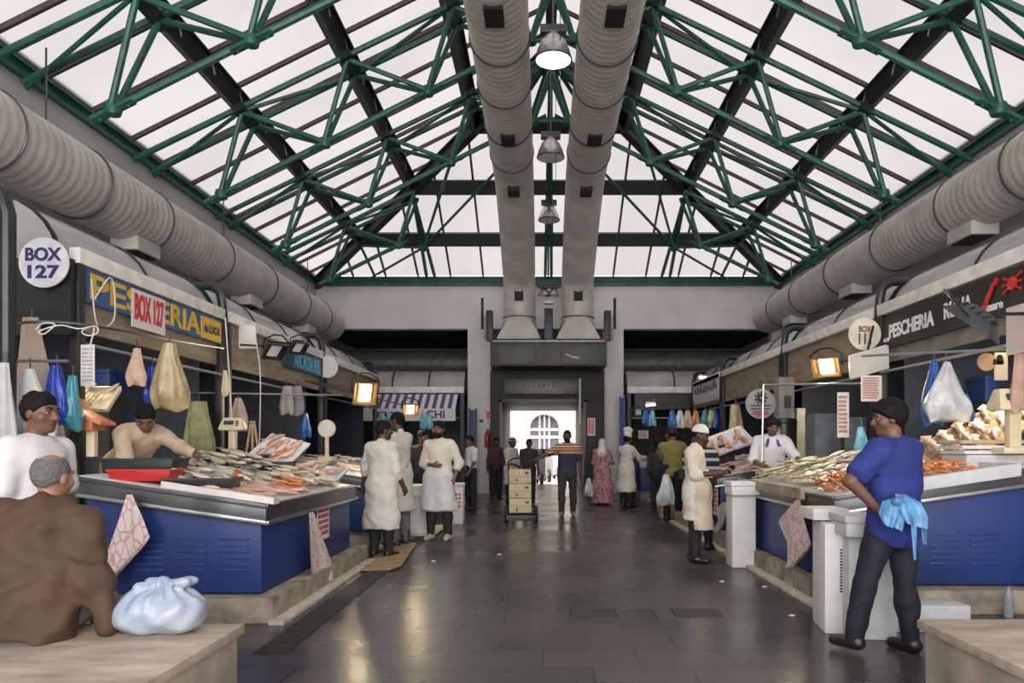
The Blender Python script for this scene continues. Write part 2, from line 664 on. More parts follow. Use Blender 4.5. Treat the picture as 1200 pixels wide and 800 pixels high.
for k in range(1, 4):
    t = k / 4
    hx = HW * (1 - t)
    MB().ibeam(hp_(C0 - hx, t, 0.02), hp_(C0 + hx, t, 0.02), 0.2, 0.34, 0.025, up=(0, -0.47, 0.88)).build('purlin', M_beam, frame)
MB().ibeam(hp_(XL, 0, 0.03), hp_(XR, 0, 0.03), 0.18, 0.18, 0.03).build('eave_beam', M_green, frame)
for nm, lo_, hi_ in (('trim_1', (XL - .06, YB, 6.22), (XL + .0, YE, 6.42)), ('trim_2', (XR - .0, YB, 6.22), (XR + .06, YE, 6.42)), ('trim_3', (XL, YE, 6.2), (XR, YE + .06, 6.36))):  # eave upstands added to shut off the bright strip of open sky
    struct(MB().box(lo_, hi_).build(nm, M_greenD))
# bright little clips where the bars cross the lower purlins
for sd in (-1, 1):
    for k in (1, 2):
        for i in range(4, 13):
            y = YE - 0.6 - i * SP
            p = rp_(sd, k / 4, y, 0)
            MB().bar(p + Vector((-sd * 0.11, 0, -0.1)), p + Vector((-sd * 0.05, 0.0, 0.2)), 0.02, 0.02).build('purlin_clip', M_steel, frame)

# ================================================================ tube trusses
GUS = 0.055


def half_truss(th, A, B, nb, lat, d=1.12, r=0.042, rc=0.05):
    """triangular truss from eave A to top B: twin top chords, one bottom chord, pyramids of webs"""
    A, B, lat = Vector(A), Vector(B), Vector(lat)
    ax = (B - A).normalized()
    nrm = lat.cross(ax)
    if nrm.z > 0:
        nrm = -nrm
    U = [A + (B - A) * i / nb for i in range(nb + 1)]
    Lw = [(U[i] + U[i + 1]) / 2 + nrm * d for i in range(nb)]
    dn = nrm * 0.2
    for s in (-1, 1):
        MB().tube([A + lat * s * 0.28 + dn * .6, B + lat * s * 0.28 + dn], rc, 8).build('top_chord', M_green, th)
    for i in range(nb):
        MB().tube([U[i] + lat * 0.28 * (-1) ** i + dn, U[i + 1] - lat * 0.28 * (-1) ** i + dn], r * 0.8, 6).build('diagonal_tube', M_green, th)
        for e in (i, i + 1):
            if e == 0:
                continue
            for s in (-1, 1):
                MB().tube([U[e] + lat * s * 0.26 + dn, Lw[i] + lat * s * 0.05], r, 8).build('web_tube', M_green, th)
        g = MB()
        g.lathe([(0.02, -0.1), (0.09, -0.07), (0.11, 0), (0.09, 0.07), (0.02, 0.1)], Lw[i], 10)
        g.bar(Lw[i] - ax * 0.28 + nrm * 0.02, Lw[i] + ax * 0.28 + nrm * 0.02, 0.13, 0.03, up=nrm)
        for t in (-0.2, 0.2):
            g.ell(Lw[i] + ax * t + nrm * 0.05, 0.022, nu=8, nv=5)
        g.build('gusset', M_green, th)
        if i > 0:
            p = U[i] + dn * 0.9
            MB().bar(p - lat * 0.4, p + lat * 0.4, 0.2, 0.12, up=nrm).build('node_plate', M_greenD, th)
    MB().tube([Lw[0] - ax * .3] + Lw, rc, 8).build('bottom_chord', M_green, th)
    return Lw


names = {9.15: 'x',
         12.25: 'green tube roof truss above the middle of the hall, hiding behind the lit pendant lamp',
         15.3: 'green tube roof truss that ends where the glass ridge stops'}
names[9.15] = 'green tube roof truss highest in view, cut by the top edge'
LOW = {}
for y, lb in names.items():
    th = thing('roof_truss', lb, 'roof truss', (C0, y, ZE), group='green tube trusses under the glass roof')
    Ls = []
    for sd in (-1, 1):
        Ls.append(half_truss(th, rp_(sd, 0, y), rp_(sd, 1, y), 4, (0, 1, 0)))
    MB().tube([Ls[0][-1], Ls[1][-1]], 0.05, 8).build('bottom_chord', M_green, th)
    LOW[y] = Ls
th = None
for sd, nm in ((-1, 'short green tube truss over the blue striped awning corner'), (1, 'short green tube truss over the corner with the orange lettered stall')):
    th = thing('hip_truss', nm, 'roof truss', (C0 + sd * 5, 18.5, ZE), group='green tube trusses under the glass roof')
    half_truss(th, rp_(sd, 0, 18.5), rp_(sd, 0.5, 18.5), 2, (0, 1, 0))
    for t_ in ((C0 + sd * 3.4, 0, 0.5),):
        x = t_[0]
        for s in (-.12, .12):
            MB().tube([hp_(x + s, 0.03, .02), hp_(x, .5, -.15)], 0.05, 8).build('rafter_tube', M_green, th)
        H = hp_(x, .25, -.2)
        MB().ell(H, 0.12, nu=10, nv=6).build('gusset', M_green, th)
        Lc = LOW[15.3][0 if sd < 0 else 1][2]
        MB().tube([H, Lc], 0.035, 6).build('brace_tube', M_green, th)
        MB().tube([H, Vector((C0 + sd * 0.9, 17.2, 8.1))], 0.035, 6).build('brace_tube', M_green, th)
        MB().tube([H, hp_(C0 + sd * 5.2, 0.03, .02)], 0.035, 6).build('brace_tube', M_green, th)
        MB().tube([H, hp_(C0 + sd * 5.1, .25, -.15)], 0.035, 6).build('brace_tube', M_green, th)
        MB().tube([hp_(C0 + sd * 5.1, .25, -.15), hp_(C0 + sd * 5.0, 0.03, .02)], 0.04, 6).build('rafter_tube', M_green, th)
th = thing('ridge_brace', 'fan of green tubes spreading down from the end of the ridge', 'roof brace', (C0, YH, ZE))
P = Vector((C0, YH - 0.1, ZE + RISE - 0.2))
for dx in (-1.7, -1.1, -0.55, 0.55, 1.1, 1.7):
    MB().tube([P, hp_(C0 + dx, .75, -.15)], 0.045, 7).build('fan_tube', M_green, th)
for s in (-0.09, 0.09):
    MB().tube([P, hp_(C0 + s, 0.03, .02)], 0.045, 7).build('rafter_tube', M_green, th)
MB().ell(P, (0.2, 0.3, 0.14), nu=12, nv=7).build('gusset', M_green, th)

# ================================================================ ventilation ducts
def ribbed(path, r, rib=0.22, dr=0.010, seg=28):
    """corrugated round duct along a polyline (dense points)"""
    pts, rs = [], []
    P = [Vector(p) for p in path]
    for i in range(len(P) - 1):
        n = max(1, int((P[i + 1] - P[i]).length / (rib / 4)))
        for j in range(n):
            pts.append(P[i].lerp(P[i + 1], j / n))
    pts.append(P[-1])
    for i in range(len(pts)):
        rs.append(r + dr * (1, .5, 0, .5)[i % 4])
    return MB().tube(pts, rs, seg)


def duct_rings(th, ps, r, dirs):
    for p, d in zip(ps, dirs):
        d = Vector(d).normalized()
        a = d.orthogonal().normalized()
        b = d.cross(a)
        MB().tube([Vector(p) + (a * math.cos(t) + b * math.sin(t)) * (r + 0.012) for t in [2 * PI * k / 28 for k in range(28)]], 0.014, 6, closed=True).build('joint_ring', M_steelD, th)


for sd, x, z, lb in ((-1, -6.02, 4.80, 'big ribbed grey air duct along the wall above the yellow lettered stall'),
                     (1, 6.36, 5.02, 'big ribbed grey air duct along the wall above the black lettered stall')):
    th = thing('wall_duct', lb, 'air duct', (x, 10, z), group='ribbed ducts along the side walls')
    ribbed([(x, 0.5, z), (x, 20.9, z)], 0.45, 0.15).build('duct_tube', M_duct, th)
    ys = [6.0, 8.0, 9.6, 11.2, 13.4, 15.6, 17.8, 19.6]
    duct_rings(th, [(x, y, z) for y in ys], 0.455, [(0, 1, 0)] * len(ys))
    for y in (7.2, 10.9, 15.0, 18.6):
        q = MB().box((x - sd * 0.05 - 0.2, y - 0.32, z - 0.60), (x - sd * 0.05 + 0.2, y + 0.32, z - 0.40))
        ob_ = q.build('outlet_box', M_duct, th, bevel=0.01)
        MB().box((x - sd * 0.05 - 0.16, y - 0.28, z - 0.615), (x - sd * 0.05 + 0.16, y + 0.28, z - 0.6)).build('outlet_grille', M_ductD, ob_)
    for y in (9.0, 14.0, 19.0):
        MB().tube([(x, y, z + 0.4), (x, y, ZE + 0.1)], 0.012, 6).build('hanger_rod', M_steelD, th)

for sd, lb in ((-1, 'ribbed grey duct hanging under the ridge on the side of the round BOX 127 sign'), (1, 'ribbed grey duct hanging under the ridge on the side of the round BOX 111 sign')):
    x = C0 + sd * 0.81
    th = thing('ridge_duct', lb, 'air duct', (x, 12, 7.57), group='twin ducts under the ridge')
    path = [(x, 3.0, 7.57), (x, 16.2, 7.57)]
    path += [(x, 16.2 + 3.9 * t, 7.57 - 1.35 * t ** 1.6) for t in [k / 8 for k in range(1, 9)]]
    path += [(x, 20.1 + 0.62 * math.sin(t), 6.22 - 0.62 * (1 - math.cos(t)) - 0.1 * t) for t in [R(20 * k) for k in range(1, 5)]]
    path += [(x, 20.72, 4.85)]
    ribbed(path, 0.44, 0.15).build('duct_tube', M_duct, th)
    ys = [5.5, 8.6, 11.2, 12.6, 14.2, 15.6]
    duct_rings(th, [(x, y, 7.57) for y in ys] + [(x, 20.72, 4.95)], 0.445, [(0, 1, 0)] * len(ys) + [(0, 0, 1)])
    for y, z in ((9.9, 7.12), (13.9, 7.12), (16.6, 7.05)):
        MB().box((x - 0.13 - sd * .0, y - 0.22, z - 0.03), (x + 0.13, y + 0.22, z + 0.1)).build('outlet_slot', M_ductD, th)
    MB().box((x - 0.12, 20.24, 5.35), (x + 0.12, 20.35, 5.85)).build('outlet_slot', M_ductD, th)
    sq = [[(x + 0.44 * math.cos(a), 20.72 + 0.44 * math.sin(a), 4.88) for a in [2 * PI * k / 32 for k in range(32)]]]
    def sqp(a, s):
        c, d = math.cos(a), math.sin(a)
        m = max(abs(c), abs(d))
        return (x + s * c / m, 20.72 + s * d / m, 4.3)
    sq.append([sqp(2 * PI * k / 32, 0.6) for k in range(32)])
    MB().loft(sq).build('flared_boot', M_duct, th)
    for y in (6.5, 12.25):
        MB().tube([(x, y, 8.0), (x, y, ZE + RISE * (1 - abs(x - C0) / HW))], 0.012, 6).build('hanger_rod', M_steelD, th)

for sd, xa, xb in ((-1, -6.4, -2.0), (1, 2.3, 6.6)):
    th = thing('transverse_duct', 'dark round duct crossing behind the wall opening above the %s stall' % ('striped awning' if sd < 0 else 'orange lettered'), 'air duct', ((xa + xb) / 2, 23.6, 4.0), group='ducts behind the end wall openings')
    ribbed([(xa, 23.6, 4.0), (xb, 23.6, 4.0)], 0.42, 0.3, 0.006).build('duct_tube', mat('dark_grey_duct', (0.12, 0.125, 0.12), 0.5, metal=0.3, var=0.2), th)  # darker grey than the other ducts
    duct_rings(th, [(xa + 1.5, 23.6, 4), (xa + 3, 23.6, 4)], 0.425, [(1, 0, 0)] * 2)

# entrance ventilation unit that the twin ducts feed, with brackets
th = thing('air_handling_unit', 'dark boxy ventilation unit over the entrance that both ridge ducts feed', 'ventilation unit', (C0, 20.8, 3.6))
MB().box((-1.42, 20.1, 3.56), (1.74, 21.25, 4.28)).build('casing', mat('unit_casing', (0.05, 0.052, 0.048), 0.5, var=0.3, scale=2), th, bevel=0.02)
MB().box((-1.36, 20.05, 4.2), (1.68, 20.1, 4.25)).build('top_rail', M_steelD, th)
MB().box((-1.2, 20.04, 3.6), (-0.2, 20.11, 4.1)).build('access_panel', mat('panel_grey', (0.075, 0.075, 0.07), 0.5), th, bevel=.01)
MB().box((0.5, 20.04, 3.6), (1.5, 20.11, 4.1)).build('access_panel', mat('panel_grey', (0.075, 0.075, 0.07), 0.5), th, bevel=.01)
MB().tube([(0.62, 20.0, 3.86), (0.8, 19.97, 3.78), (0.98, 20.0, 3.76)], 0.022, 8).build('conduit', M_white, th)
for sx_ in (-1, 1):
    x = C0 + sx_ * 1.62
    MB().box((x - 0.09, 20.3, 4.28), (x + 0.09, 20.6, 5.1)).build('actuator_box', M_black, th, bevel=0.02)
    MB().tube([(x + sx_ * .14, 20.4, 4.3), (x + sx_ * .14, 20.4, 4.95), (x, 20.4, 5.05)], 0.02, 8).build('pipe', M_steel, th)
    MB().tube([(x + sx_ * .2, 20.4, 4.6), (x + sx_ * .2, 20.4, 5.45)], 0.035, 8).build('valve', M_black, th)
MB().box((C0 - 0.12, 20.5, 4.28), (C0 + 0.12, 20.9, 5.2)).build('control_box', M_greenD, th, bevel=.02)

th = thing('entrance_sign', 'dark unlit sign box with faint lettering above the entrance', 'sign', (0, 21.2, 2.8))
sb_ = MB().box((-1.1, 21.1, 2.86), (1.1, 21.24, 3.3)).build('sign_box', mat('unlit_sign', (0.05, 0.048, 0.04), 0.35, var=0.2), th, bevel=.01)
q = MB()
for k in range(10):
    q.box((-.7 + k * .14, 21.085, 3.04), (-.7 + k * .14 + (.03, .09, .06)[k % 3], 21.1, 3.2))
q.build('faint_lettering', mat('faint_letter', (0.09, 0.085, 0.07), 0.5), sb_)
MB().tube([(1.05, 21.0, 2.0), (1.05, 21.0, 3.3)], 0.03, 8).build('white_pipe', M_white, th)

# ================================================================ pendant lamps on the ridge line
M_lamp_on = mat('lit_lamp_glass', (1, 0.95, 0.85), 0.4, emit=(1, 0.93, 0.78), estr=6)
M_lamp_off = mat('lamp_glass', (0.75, 0.74, 0.7), 0.3)
M_alu = mat('spun_aluminium', (0.55, 0.55, 0.54), 0.3, metal=0.85, var=0.15, scale=8)
for i, (y, z, lit, lb) in enumerate(((11.2, 7.22, True, 'lit bell shaped pendant lamp glowing between the twin ridge ducts'),
                                     (15.0, 7.22, False, 'unlit bell pendant lamp in front of the highest hip beam'),
                                     (19.0, 7.22 - .05, False, 'unlit bell pendant lamp hanging just under the second hip beam'))):
    th = thing('pendant_lamp', lb, 'lamp', (C0, y, z), group='bell pendant lamps under the ridge')
    k = 0.9
    sh_ = MB().lathe([(0.30 * k, 0), (0.305 * k, 0.03), (0.27 * k, 0.14), (0.2 * k, 0.28), (0.11 * k, 0.37), (0.08 * k, 0.42)], (C0, y, z), 28)
    sh_ = sh_.build('bell_shade', M_alu, th)
    MB().lathe([(0.29 * k, -0.012), (0.29 * k, 0.0)], (C0, y, z), 28).build('diffuser', M_lamp_on if lit else M_lamp_off, sh_)
    MB().tube([(C0 + 0.3 * k * math.cos(a), y + 0.3 * k * math.sin(a), z) for a in [2 * PI * j / 28 for j in range(28)]], 0.015, 6, closed=True).build('rim_ring', M_steelD, sh_)
    MB().box((C0 - 0.2, y - 0.09, z + 0.38), (C0 + 0.2, y + 0.09, z + 0.5)).build('ballast_box', M_steelD, th, bevel=0.02)
    top = ZE + RISE * min(1, (YE - y) / (YE - YH)) - 0.1
    MB().tube([(C0, y, z + 0.5), (C0, y, top)], 0.018, 6).build('drop_rod', M_steelD, th)
    MB().tube([(C0 + 0.1, y - 0.2, z - 0.6), (C0 + 0.1, y - 0.2, top)], 0.006, 5).build('cable', M_black, th)
    if lit:
        l = bpy.data.lights.new('pendant_light', 'SPOT')
        l.energy = 160
        l.color = (1, 0.93, 0.8)
        l.spot_size = R(130)
        l.shadow_soft_size = 0.25
        lo = bpy.data.objects.new('pendant_light', l)
        lo.location = (C0, y, z - 0.05)
        COL.objects.link(lo)
# small inspection lamp between the boots
th = thing('entrance_floodlight', 'small chrome twin floodlight between the duct boots over the entrance', 'lamp', (C0, 20.2, 5.3))
MB().lathe([(0.05, 0.2), (0.14, 0.1), (0.2, 0.0)], (C0 - .12, 20.3, 5.5), 18).build('reflector', M_alu, th)
MB().lathe([(0.05, 0.2), (0.14, 0.1), (0.2, 0.0)], (C0 + .14, 20.3, 5.5), 18).build('reflector', M_alu, th)
MB().box((C0 - 0.3, 20.2, 5.7), (C0 + 0.3, 20.35, 5.78)).build('bracket', M_black, th, bevel=.01)
MB().box((C0 - 0.12, 20.2, 5.28), (C0 + 0.12, 20.5, 5.36)).build('junction_box', M_white, th, bevel=.01)

# ================================================================ outside: facade and scooters
M_fac = mat('cream_facade', (0.72, 0.66, 0.5), 0.8, var=0.06)
nt, b, N, L = nodes(M_fac)
tc, br, mp = N('ShaderNodeTexCoord'), N('ShaderNodeTexBrick'), N('ShaderNodeMapping')
mp.inputs['Rotation'].default_value = (R(90), 0, 0)
br.inputs['Scale'].default_value = 1
br.inputs['Brick Width'].default_value = 1.1
br.inputs['Row Height'].default_value = 0.45
br.inputs['Mortar Size'].default_value = 0.025
br.inputs['Color1'].default_value = (0.57, 0.52, 0.40, 1)
br.inputs['Color2'].default_value = (0.50, 0.46, 0.37, 1)
br.inputs['Mortar'].default_value = (0.30, 0.27, 0.25, 1)
L(tc.outputs['Object'], mp.inputs[0])
L(mp.outputs[0], br.inputs['Vector'])
L(br.outputs['Color'], b.inputs['Base Color'])
YF = 34.0
fx0, fx1 = (619 - VX) * YF / FPX, (657 - VX) * YF / FPX
fc, fr_ = (fx0 + fx1) / 2, (fx1 - fx0) / 2
zs = EYE - (503 - VY) * YF / FPX
th = thing('street_building', 'cream stone house front across the street with an arched window', 'building', (fc, YF, 0))
th['kind'] = 'structure'
mb = MB().box((-14, YF, -0.05), (fx0, YF + 0.6, 8.2)).box((fx1, YF, -0.05), (14, YF + 0.6, 8.2))
pr = [(fx0, 8.2), (fx0, zs)] + [(fc - fr_ * math.cos(t), zs + fr_ * math.sin(t)) for t in [PI * k / 16 for k in range(1, 16)]] + [(fx1, zs), (fx1, 8.2)]
mb.prism(pr, 1, YF, YF + 0.6)
mb.build('stone_wall', M_fac, th)
mb = MB().box((fx0, YF + 0.3, 0), (fx1, YF + 0.4, zs + fr_))
mb.build('window_glass', mat('street_window', (0.13, 0.12, 0.16), 0.2), th)
mb = MB()
for x in (fx0 + .05, fc - .22, fc + .22, fx1 - .05, fc):
    mb.box((x - 0.035, YF + 0.2, 0), (x + 0.035, YF + 0.3, zs + math.sqrt(max(0, fr_ ** 2 - (x - fc) ** 2))))
for z in (0.9, zs - .35, zs):
    mb.box((fx0, YF + 0.18, z - 0.06), (fx1, YF + 0.3, z + 0.06))
mb.build('window_frame', M_white, th)
arch = [(fc - fr_ * 1.0 * math.cos(t), YF - 0.02, zs + fr_ * 1.0 * math.sin(t)) for t in [PI * k / 20 for k in range(21)]]
MB().tube([(fx0, YF - .02, 0)] + arch + [(fx1, YF - .02, 0)], 0.07, 6).build('arch_surround', M_fac, th)

M_tyre = mat('black_rubber', (0.02, 0.02, 0.02), 0.7)


def scooter(px, Y, lb, col):
    x = (px - VX) * Y / FPX
    th = thing('motor_scooter', lb, 'scooter', (x, Y, -.03), R(8), group='scooters parked outside')
    for y in (-0.6, 0.6):
        MB().tube([(0, y + 0.2 * math.cos(a), 0.25 + 0.2 * math.sin(a)) for a in [2 * PI * k / 18 for k in range(18)]], 0.055, 8, closed=True).build('wheel', M_tyre, th, local=True)
    mb = MB()
    mb.loft([[(sx2 * w_, y, z) for sx2, z in ((-1, z0), (1, z0), (1, z1), (-1, z1))] for y, w_, z0, z1 in ((0.75, 0.08, 0.5, 0.75), (0.4, 0.17, 0.3, 0.8), (0.05, 0.15, 0.22, 0.7), (-0.1, .13, .2, .32), (-.35, .13, .2, .35), (-.45, .2, .25, 1.0), (-.55, .16, .4, 1.05))])
    mb.build('bodywork', col, th, bevel=0.03, local=True)
    MB().ell((0, 0.3, 0.82), (0.15, 0.4, 0.07)).build('saddle', M_black, th, local=True)
    MB().tube([(-0.33, -0.42, 1.05), (0, -0.5, 1.08), (0.33, -0.42, 1.05)], 0.025, 8).build('handlebar', M_black, th, local=True)
    MB().box((-0.14, -0.60, 1.1), (0.14, -0.58, 1.32)).build('windscreen', M_steelD, th, local=True, bevel=.02)


M_scoot = mat('pale_scooter_paint', (0.7, 0.68, 0.72), 0.3)
scooter(632, 27.5, 'pale scooter parked outside behind the trolley handle', M_scoot)
scooter(641, 29.5, 'white scooter parked outside under the arched window', M_white)
scooter(652, 31.5, 'pale scooter parked outside beside the striped polo', M_scoot)
# ================================================================ stall rows
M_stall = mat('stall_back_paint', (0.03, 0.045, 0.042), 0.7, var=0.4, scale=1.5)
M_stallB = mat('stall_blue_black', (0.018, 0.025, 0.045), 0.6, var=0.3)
M_fascia = mat('stained_fascia', (0.30, 0.24, 0.17), 0.7, var=0.25, scale=2, stretch=(1, 1, 4))
M_beamW = mat('white_canopy_beam', (0.80, 0.77, 0.72), 0.6, var=0.12)
M_plinth = mat('plinth_concrete', (0.30, 0.26, 0.20), 0.85, var=0.35, scale=5, bump=0.2, bscale=25)
M_curb = mat('pale_kerb_edge', (0.55, 0.5, 0.42), 0.7, var=0.15)
M_block = mat('light_block_paint', (0.05, 0.05, 0.05), 0.7)  # for the dark panels added under the vaults to block light
M_acr = mat('smoky_acrylic', (0.50, 0.49, 0.49), 0.22, var=0.2, scale=1.2, alpha=0.75)
M_rubber = mat('black_conduit', (0.014, 0.018, 0.022), 0.35, var=0.2)
M_louv = mat('blue_louvre', (0.02, 0.05, 0.2), 0.4)


def vault(sd, xf, y0, y1, th, z=2.98):
    """barrel canopy of smoky acrylic behind the fascia beam"""
    xc, r = xf + sd * 0.72, 0.6
    n = 14
    prof = [(xc + r * math.cos(PI * k / n), z + r * math.sin(PI * k / n)) for k in range(n + 1)]
    vt_ = MB().grid(lambda u, v: Vector((prof[int(round(u * n))][0], y0 + (y1 - y0) * v, prof[int(round(u * n))][1])), n, 1).build('canopy_vault', M_acr, th, solid=0.01)
    if y0 < 6.6:
        MB().loft([[(p[0], y, p[1]) for p in prof] for y in (y0 - .05, y0 - .04)]).build('canopy_end', M_acr, th)
    m = max(2, int((y1 - y0) / 1.4))
    for k in range(m + 1):
        y = y0 + (y1 - y0) * k / m
        MB().tube([(p[0], y, p[1]) for p in prof], 0.022, 6).build('canopy_rib', M_rubber, vt_)


def row_stall(sd, xf, y0, y1, label, lit=None, fascia=M_fascia, sign=True):
    """one bay of the side rows; xf = fascia plane, sd = side"""
    wall = XL if sd < 0 else XR
    th = thing('market_stall', label, 'market stall', (xf, (y0 + y1) / 2, 0), group='fish stalls along the side aisles')
    i = -sd * 1.0
    MB().box(*sorted2((xf - 0.05, y0, 3.0), (xf + 0.05, y1, 3.14))).build('canopy_beam', M_beamW, th, bevel=0.01)
    MB().box(*sorted2((xf + sd * .02, y0, 2.42), (xf + sd * 0.07, y1, 3.0))).build('fascia_board', fascia, th)
    vault(sd, xf, y0, y1, th)
    MB().box(*sorted2((xf + sd * .07, y0, 2.80), (wall - sd * .02, y1, 2.86))).build('light_block_panel', M_block, th)  # dark panel added to keep daylight from the vault out of the stall
    MB().box(*sorted2((xf + sd * 1.7, y0, 3.0), (wall - sd * .02, y1, 3.06))).build('light_block_roof', M_wallD, th)  # added to block light coming down between vault and wall
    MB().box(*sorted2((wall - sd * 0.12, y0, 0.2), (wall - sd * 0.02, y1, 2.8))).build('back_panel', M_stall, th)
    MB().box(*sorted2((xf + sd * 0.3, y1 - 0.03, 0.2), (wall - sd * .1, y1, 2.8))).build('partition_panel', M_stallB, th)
    for y in (y0 + 0.04, y1 - 0.08):
        MB().box((xf - 0.045, y - 0.045, 0.2), (xf + 0.045, y + 0.045, 3.0)).build('post', M_black, th, bevel=0.006)
    MB().tube([(xf - sd * 0.03, y0 + .1, 2.30), (xf - sd * 0.03, y1 - .1, 2.30)], 0.018, 8).build('hanging_rail', M_steel, th)
    # curved conduit that bridges from the canopy down the outer post
    a = [(xf + sd * 0.6, y1, 3.36), (xf + sd * 0.3, y1, 3.44), (xf + sd * .12, y1, 3.44), (xf + sd * .03, y1, 3.36), (xf, y1, 3.22), (xf - sd * 0.01, y1, 3.0), (xf - sd * 0.01, y1, 2.4)]
    MB().tube(a, 0.055, 10).build('curved_conduit', M_rubber, th)
    return th


def smooth(pts, n=6):
    P = [Vector(p) for p in pts]
    P = [P[0] * 2 - P[1]] + P + [P[-1] * 2 - P[-2]]
    out = []
    for i in range(1, len(P) - 2):
        a, b, c, d = P[i - 1:i + 3]
        for k in range(n):
            t = k / n
            out.append(.5 * (2 * b + (c - a) * t + (2 * a - 5 * b + 4 * c - d) * t * t + (3 * b - a - 3 * c + d) * t ** 3))
    return out + [P[-2]]


def sorted2(a, b):
    return tuple(min(x, y) for x, y in zip(a, b)), tuple(max(x, y) for x, y in zip(a, b))


XFL, XFR = -4.1, 4.2


def scrawl(c, w, h, right, m, parent, n, seed):
    """lettering too small to read in the photo: a line of uneven pen strokes"""
    r = random.Random(seed)
    c, right = Vector(c), Vector(right)
    q = MB()
    for k in range(n):
        u = -w / 2 + w * (k + .5) / n
        a = c + right * u + Vector((0, 0, -h * r.uniform(.2, .5)))
        b_ = c + right * (u + w / n * r.uniform(-.3, .5)) + Vector((0, 0, h * r.uniform(.1, .5)))
        d = c + right * (u + w / n * .6) + Vector((0, 0, -h * r.uniform(.1, .45)))
        q.tube(smooth([a, b_, d], 4), w / n * .11, 5, flat=.5)
    q.build('lettering', m, parent)


SL1 = row_stall(-1, XFL, 6.5, 9.5, 'dark fish stall under the yellow and blue lettered sign and BOX 127 disc')
SL2 = row_stall(-1, XFL, 9.6, 13.8, 'dark fish stall under the small teal lettered sign with white camera housing')
SL3 = row_stall(-1, XFL, 13.9, 18.2, 'dim fish stall between the teal lettered stall and the striped awning corner')
SR1 = row_stall(1, XFR, 5.75, 9.25, 'dark fish stall under the long black sign with a red lobster', fascia=mat('grey_fascia', (0.2, 0.19, 0.16), 0.6, var=.2))
SR2 = row_stall(1, XFR, 9.35, 12.9, 'fish stall with the warm lit floodlight beside the BOX 111 disc')
SR3 = row_stall(1, XFR, 13.0, 17.3, 'fish stall between the BOX 111 disc stall and the white lettered fascia')
SR4 = row_stall(1, XFR, 17.4, 20.6, 'fish stall with white fascia of dark scalloped lettering at the row end')

# nearest curved conduit with its post, at the open end of the BOX 127 stall
a = [(XFL + q, 5.8, z) for q, z in ((-.65, 3.44), (-.4, 3.48), (-.22, 3.44), (-.12, 3.36), (-.08, 3.2), (-.08, 3.0), (-.08, .2))]
MB().tube(a, 0.06, 10).build('curved_conduit', M_rubber, SL1)
# floor plinths
def plinth(x0, x1, y0, y1, lb, kerb):
    th = thing('stall_plinth', lb, 'plinth', ((x0 + x1) / 2, (y0 + y1) / 2, 0), group='concrete plinths under the counters')
    MB().box((x0, y0, 0), (x1, y1, 0.2)).build('slab', M_plinth, th, bevel=0.012)
    xe = x1 if kerb > 0 else x0
    MB().box((xe - 0.02 if kerb > 0 else xe - .1, y0 - .05, 0), (xe + 0.1 if kerb > 0 else xe + .02, y1, 0.035)).build('kerb_strip', M_curb, th, bevel=0.006)


plinth(XL + .02, -2.12, 5.83, 9.0, 'concrete plinth under the blue counter beside the tied white bag', 1)
plinth(XL + .02, -2.3, 10.1, 19.0, 'long concrete plinth under the counters behind the white coated men', 1)
plinth(2.42, XR - .02, 6.15, 9.5, 'concrete plinth under the blue counter behind the blue polo man', -1)
plinth(2.42, XR - .02, 9.8, 13.6, 'concrete plinth under the counter with the pink poster', -1)
plinth(2.75, XR - .02, 13.9, 19.2, 'long concrete plinth under the counters beyond the tall foam box pillar', -1)

# ---------------------------------------------------------------- cross stalls at the rear
M_teal = mat('teal_stall_paint', (0.04, 0.10, 0.085), 0.6, var=0.3, scale=2)
M_stripe = mat('striped_awning_cloth', (0.7, 0.68, 0.7), 0.8)
nt, b, N, L = nodes(M_stripe)
tc, sp, md, gt, mx = N('ShaderNodeTexCoord'), N('ShaderNodeSeparateXYZ'), N('ShaderNodeMath'), N('ShaderNodeMath'), N('ShaderNodeMix')
L(tc.outputs['Object'], sp.inputs[0])
md.operation = 'FRACT'
mu = N('ShaderNodeMath')
mu.operation = 'MULTIPLY'
mu.inputs[1].default_value = 4.6
L(sp.outputs['X'], mu.inputs[0])
L(mu.outputs[0], md.inputs[0])
gt.operation = 'GREATER_THAN'
gt.inputs[1].default_value = 0.5
L(md.outputs[0], gt.inputs[0])
mx.data_type = 'RGBA'
L(gt.outputs[0], mx.inputs[0])
mx.inputs[6].default_value = (0.72, 0.70, 0.72, 1)
mx.inputs[7].default_value = (0.10, 0.085, 0.20, 1)
L(mx.outputs[2], b.inputs['Base Color'])


def cross_stall(x0, x1, label, back):
    th = thing('market_stall', label, 'market stall', ((x0 + x1) / 2, 21.5, 0), group='fish stalls closing the far end')
    MB().box((x0, 21.15, 2.9), (x1, 21.3, 3.08)).build('canopy_beam', M_beamW, th, bevel=0.01)
    for x in (x0 + .05, x1 - .05):
        MB().box((x - 0.05, 21.18, 0), (x + 0.05, 21.28, 2.9)).build('post', M_black, th)
    n = 12
    MB().grid(lambda u, v: Vector((x0 + (x1 - x0) * v, 22.2 - 0.75 * math.cos(PI * u), 3.08 + 0.55 * math.sin(PI * u))), n, 1).build('canopy_vault', M_acr, th, solid=0.01)
    for k in range(4):
        x = x0 + (x1 - x0) * k / 3
        MB().tube([(x, 22.2 - 0.75 * math.cos(PI * j / n), 3.08 + 0.55 * math.sin(PI * j / n)) for j in range(n + 1)], 0.025, 6).build('canopy_rib', M_rubber, th)
    MB().box((x0, 23.6, 0), (x1, 23.7, 2.9)).build('back_panel', back, th)
    MB().box((x0, 21.4, 2.86), (x1, 23.6, 2.92)).build('light_block_panel', M_block, th)  # dark panel added to keep the stall interior unlit from above
    MB().tube([(x0 + .1, 21.0, 2.18), (x1 - .1, 21.0, 2.18)], 0.02, 8).build('hanging_rail', M_steel, th)
    return th


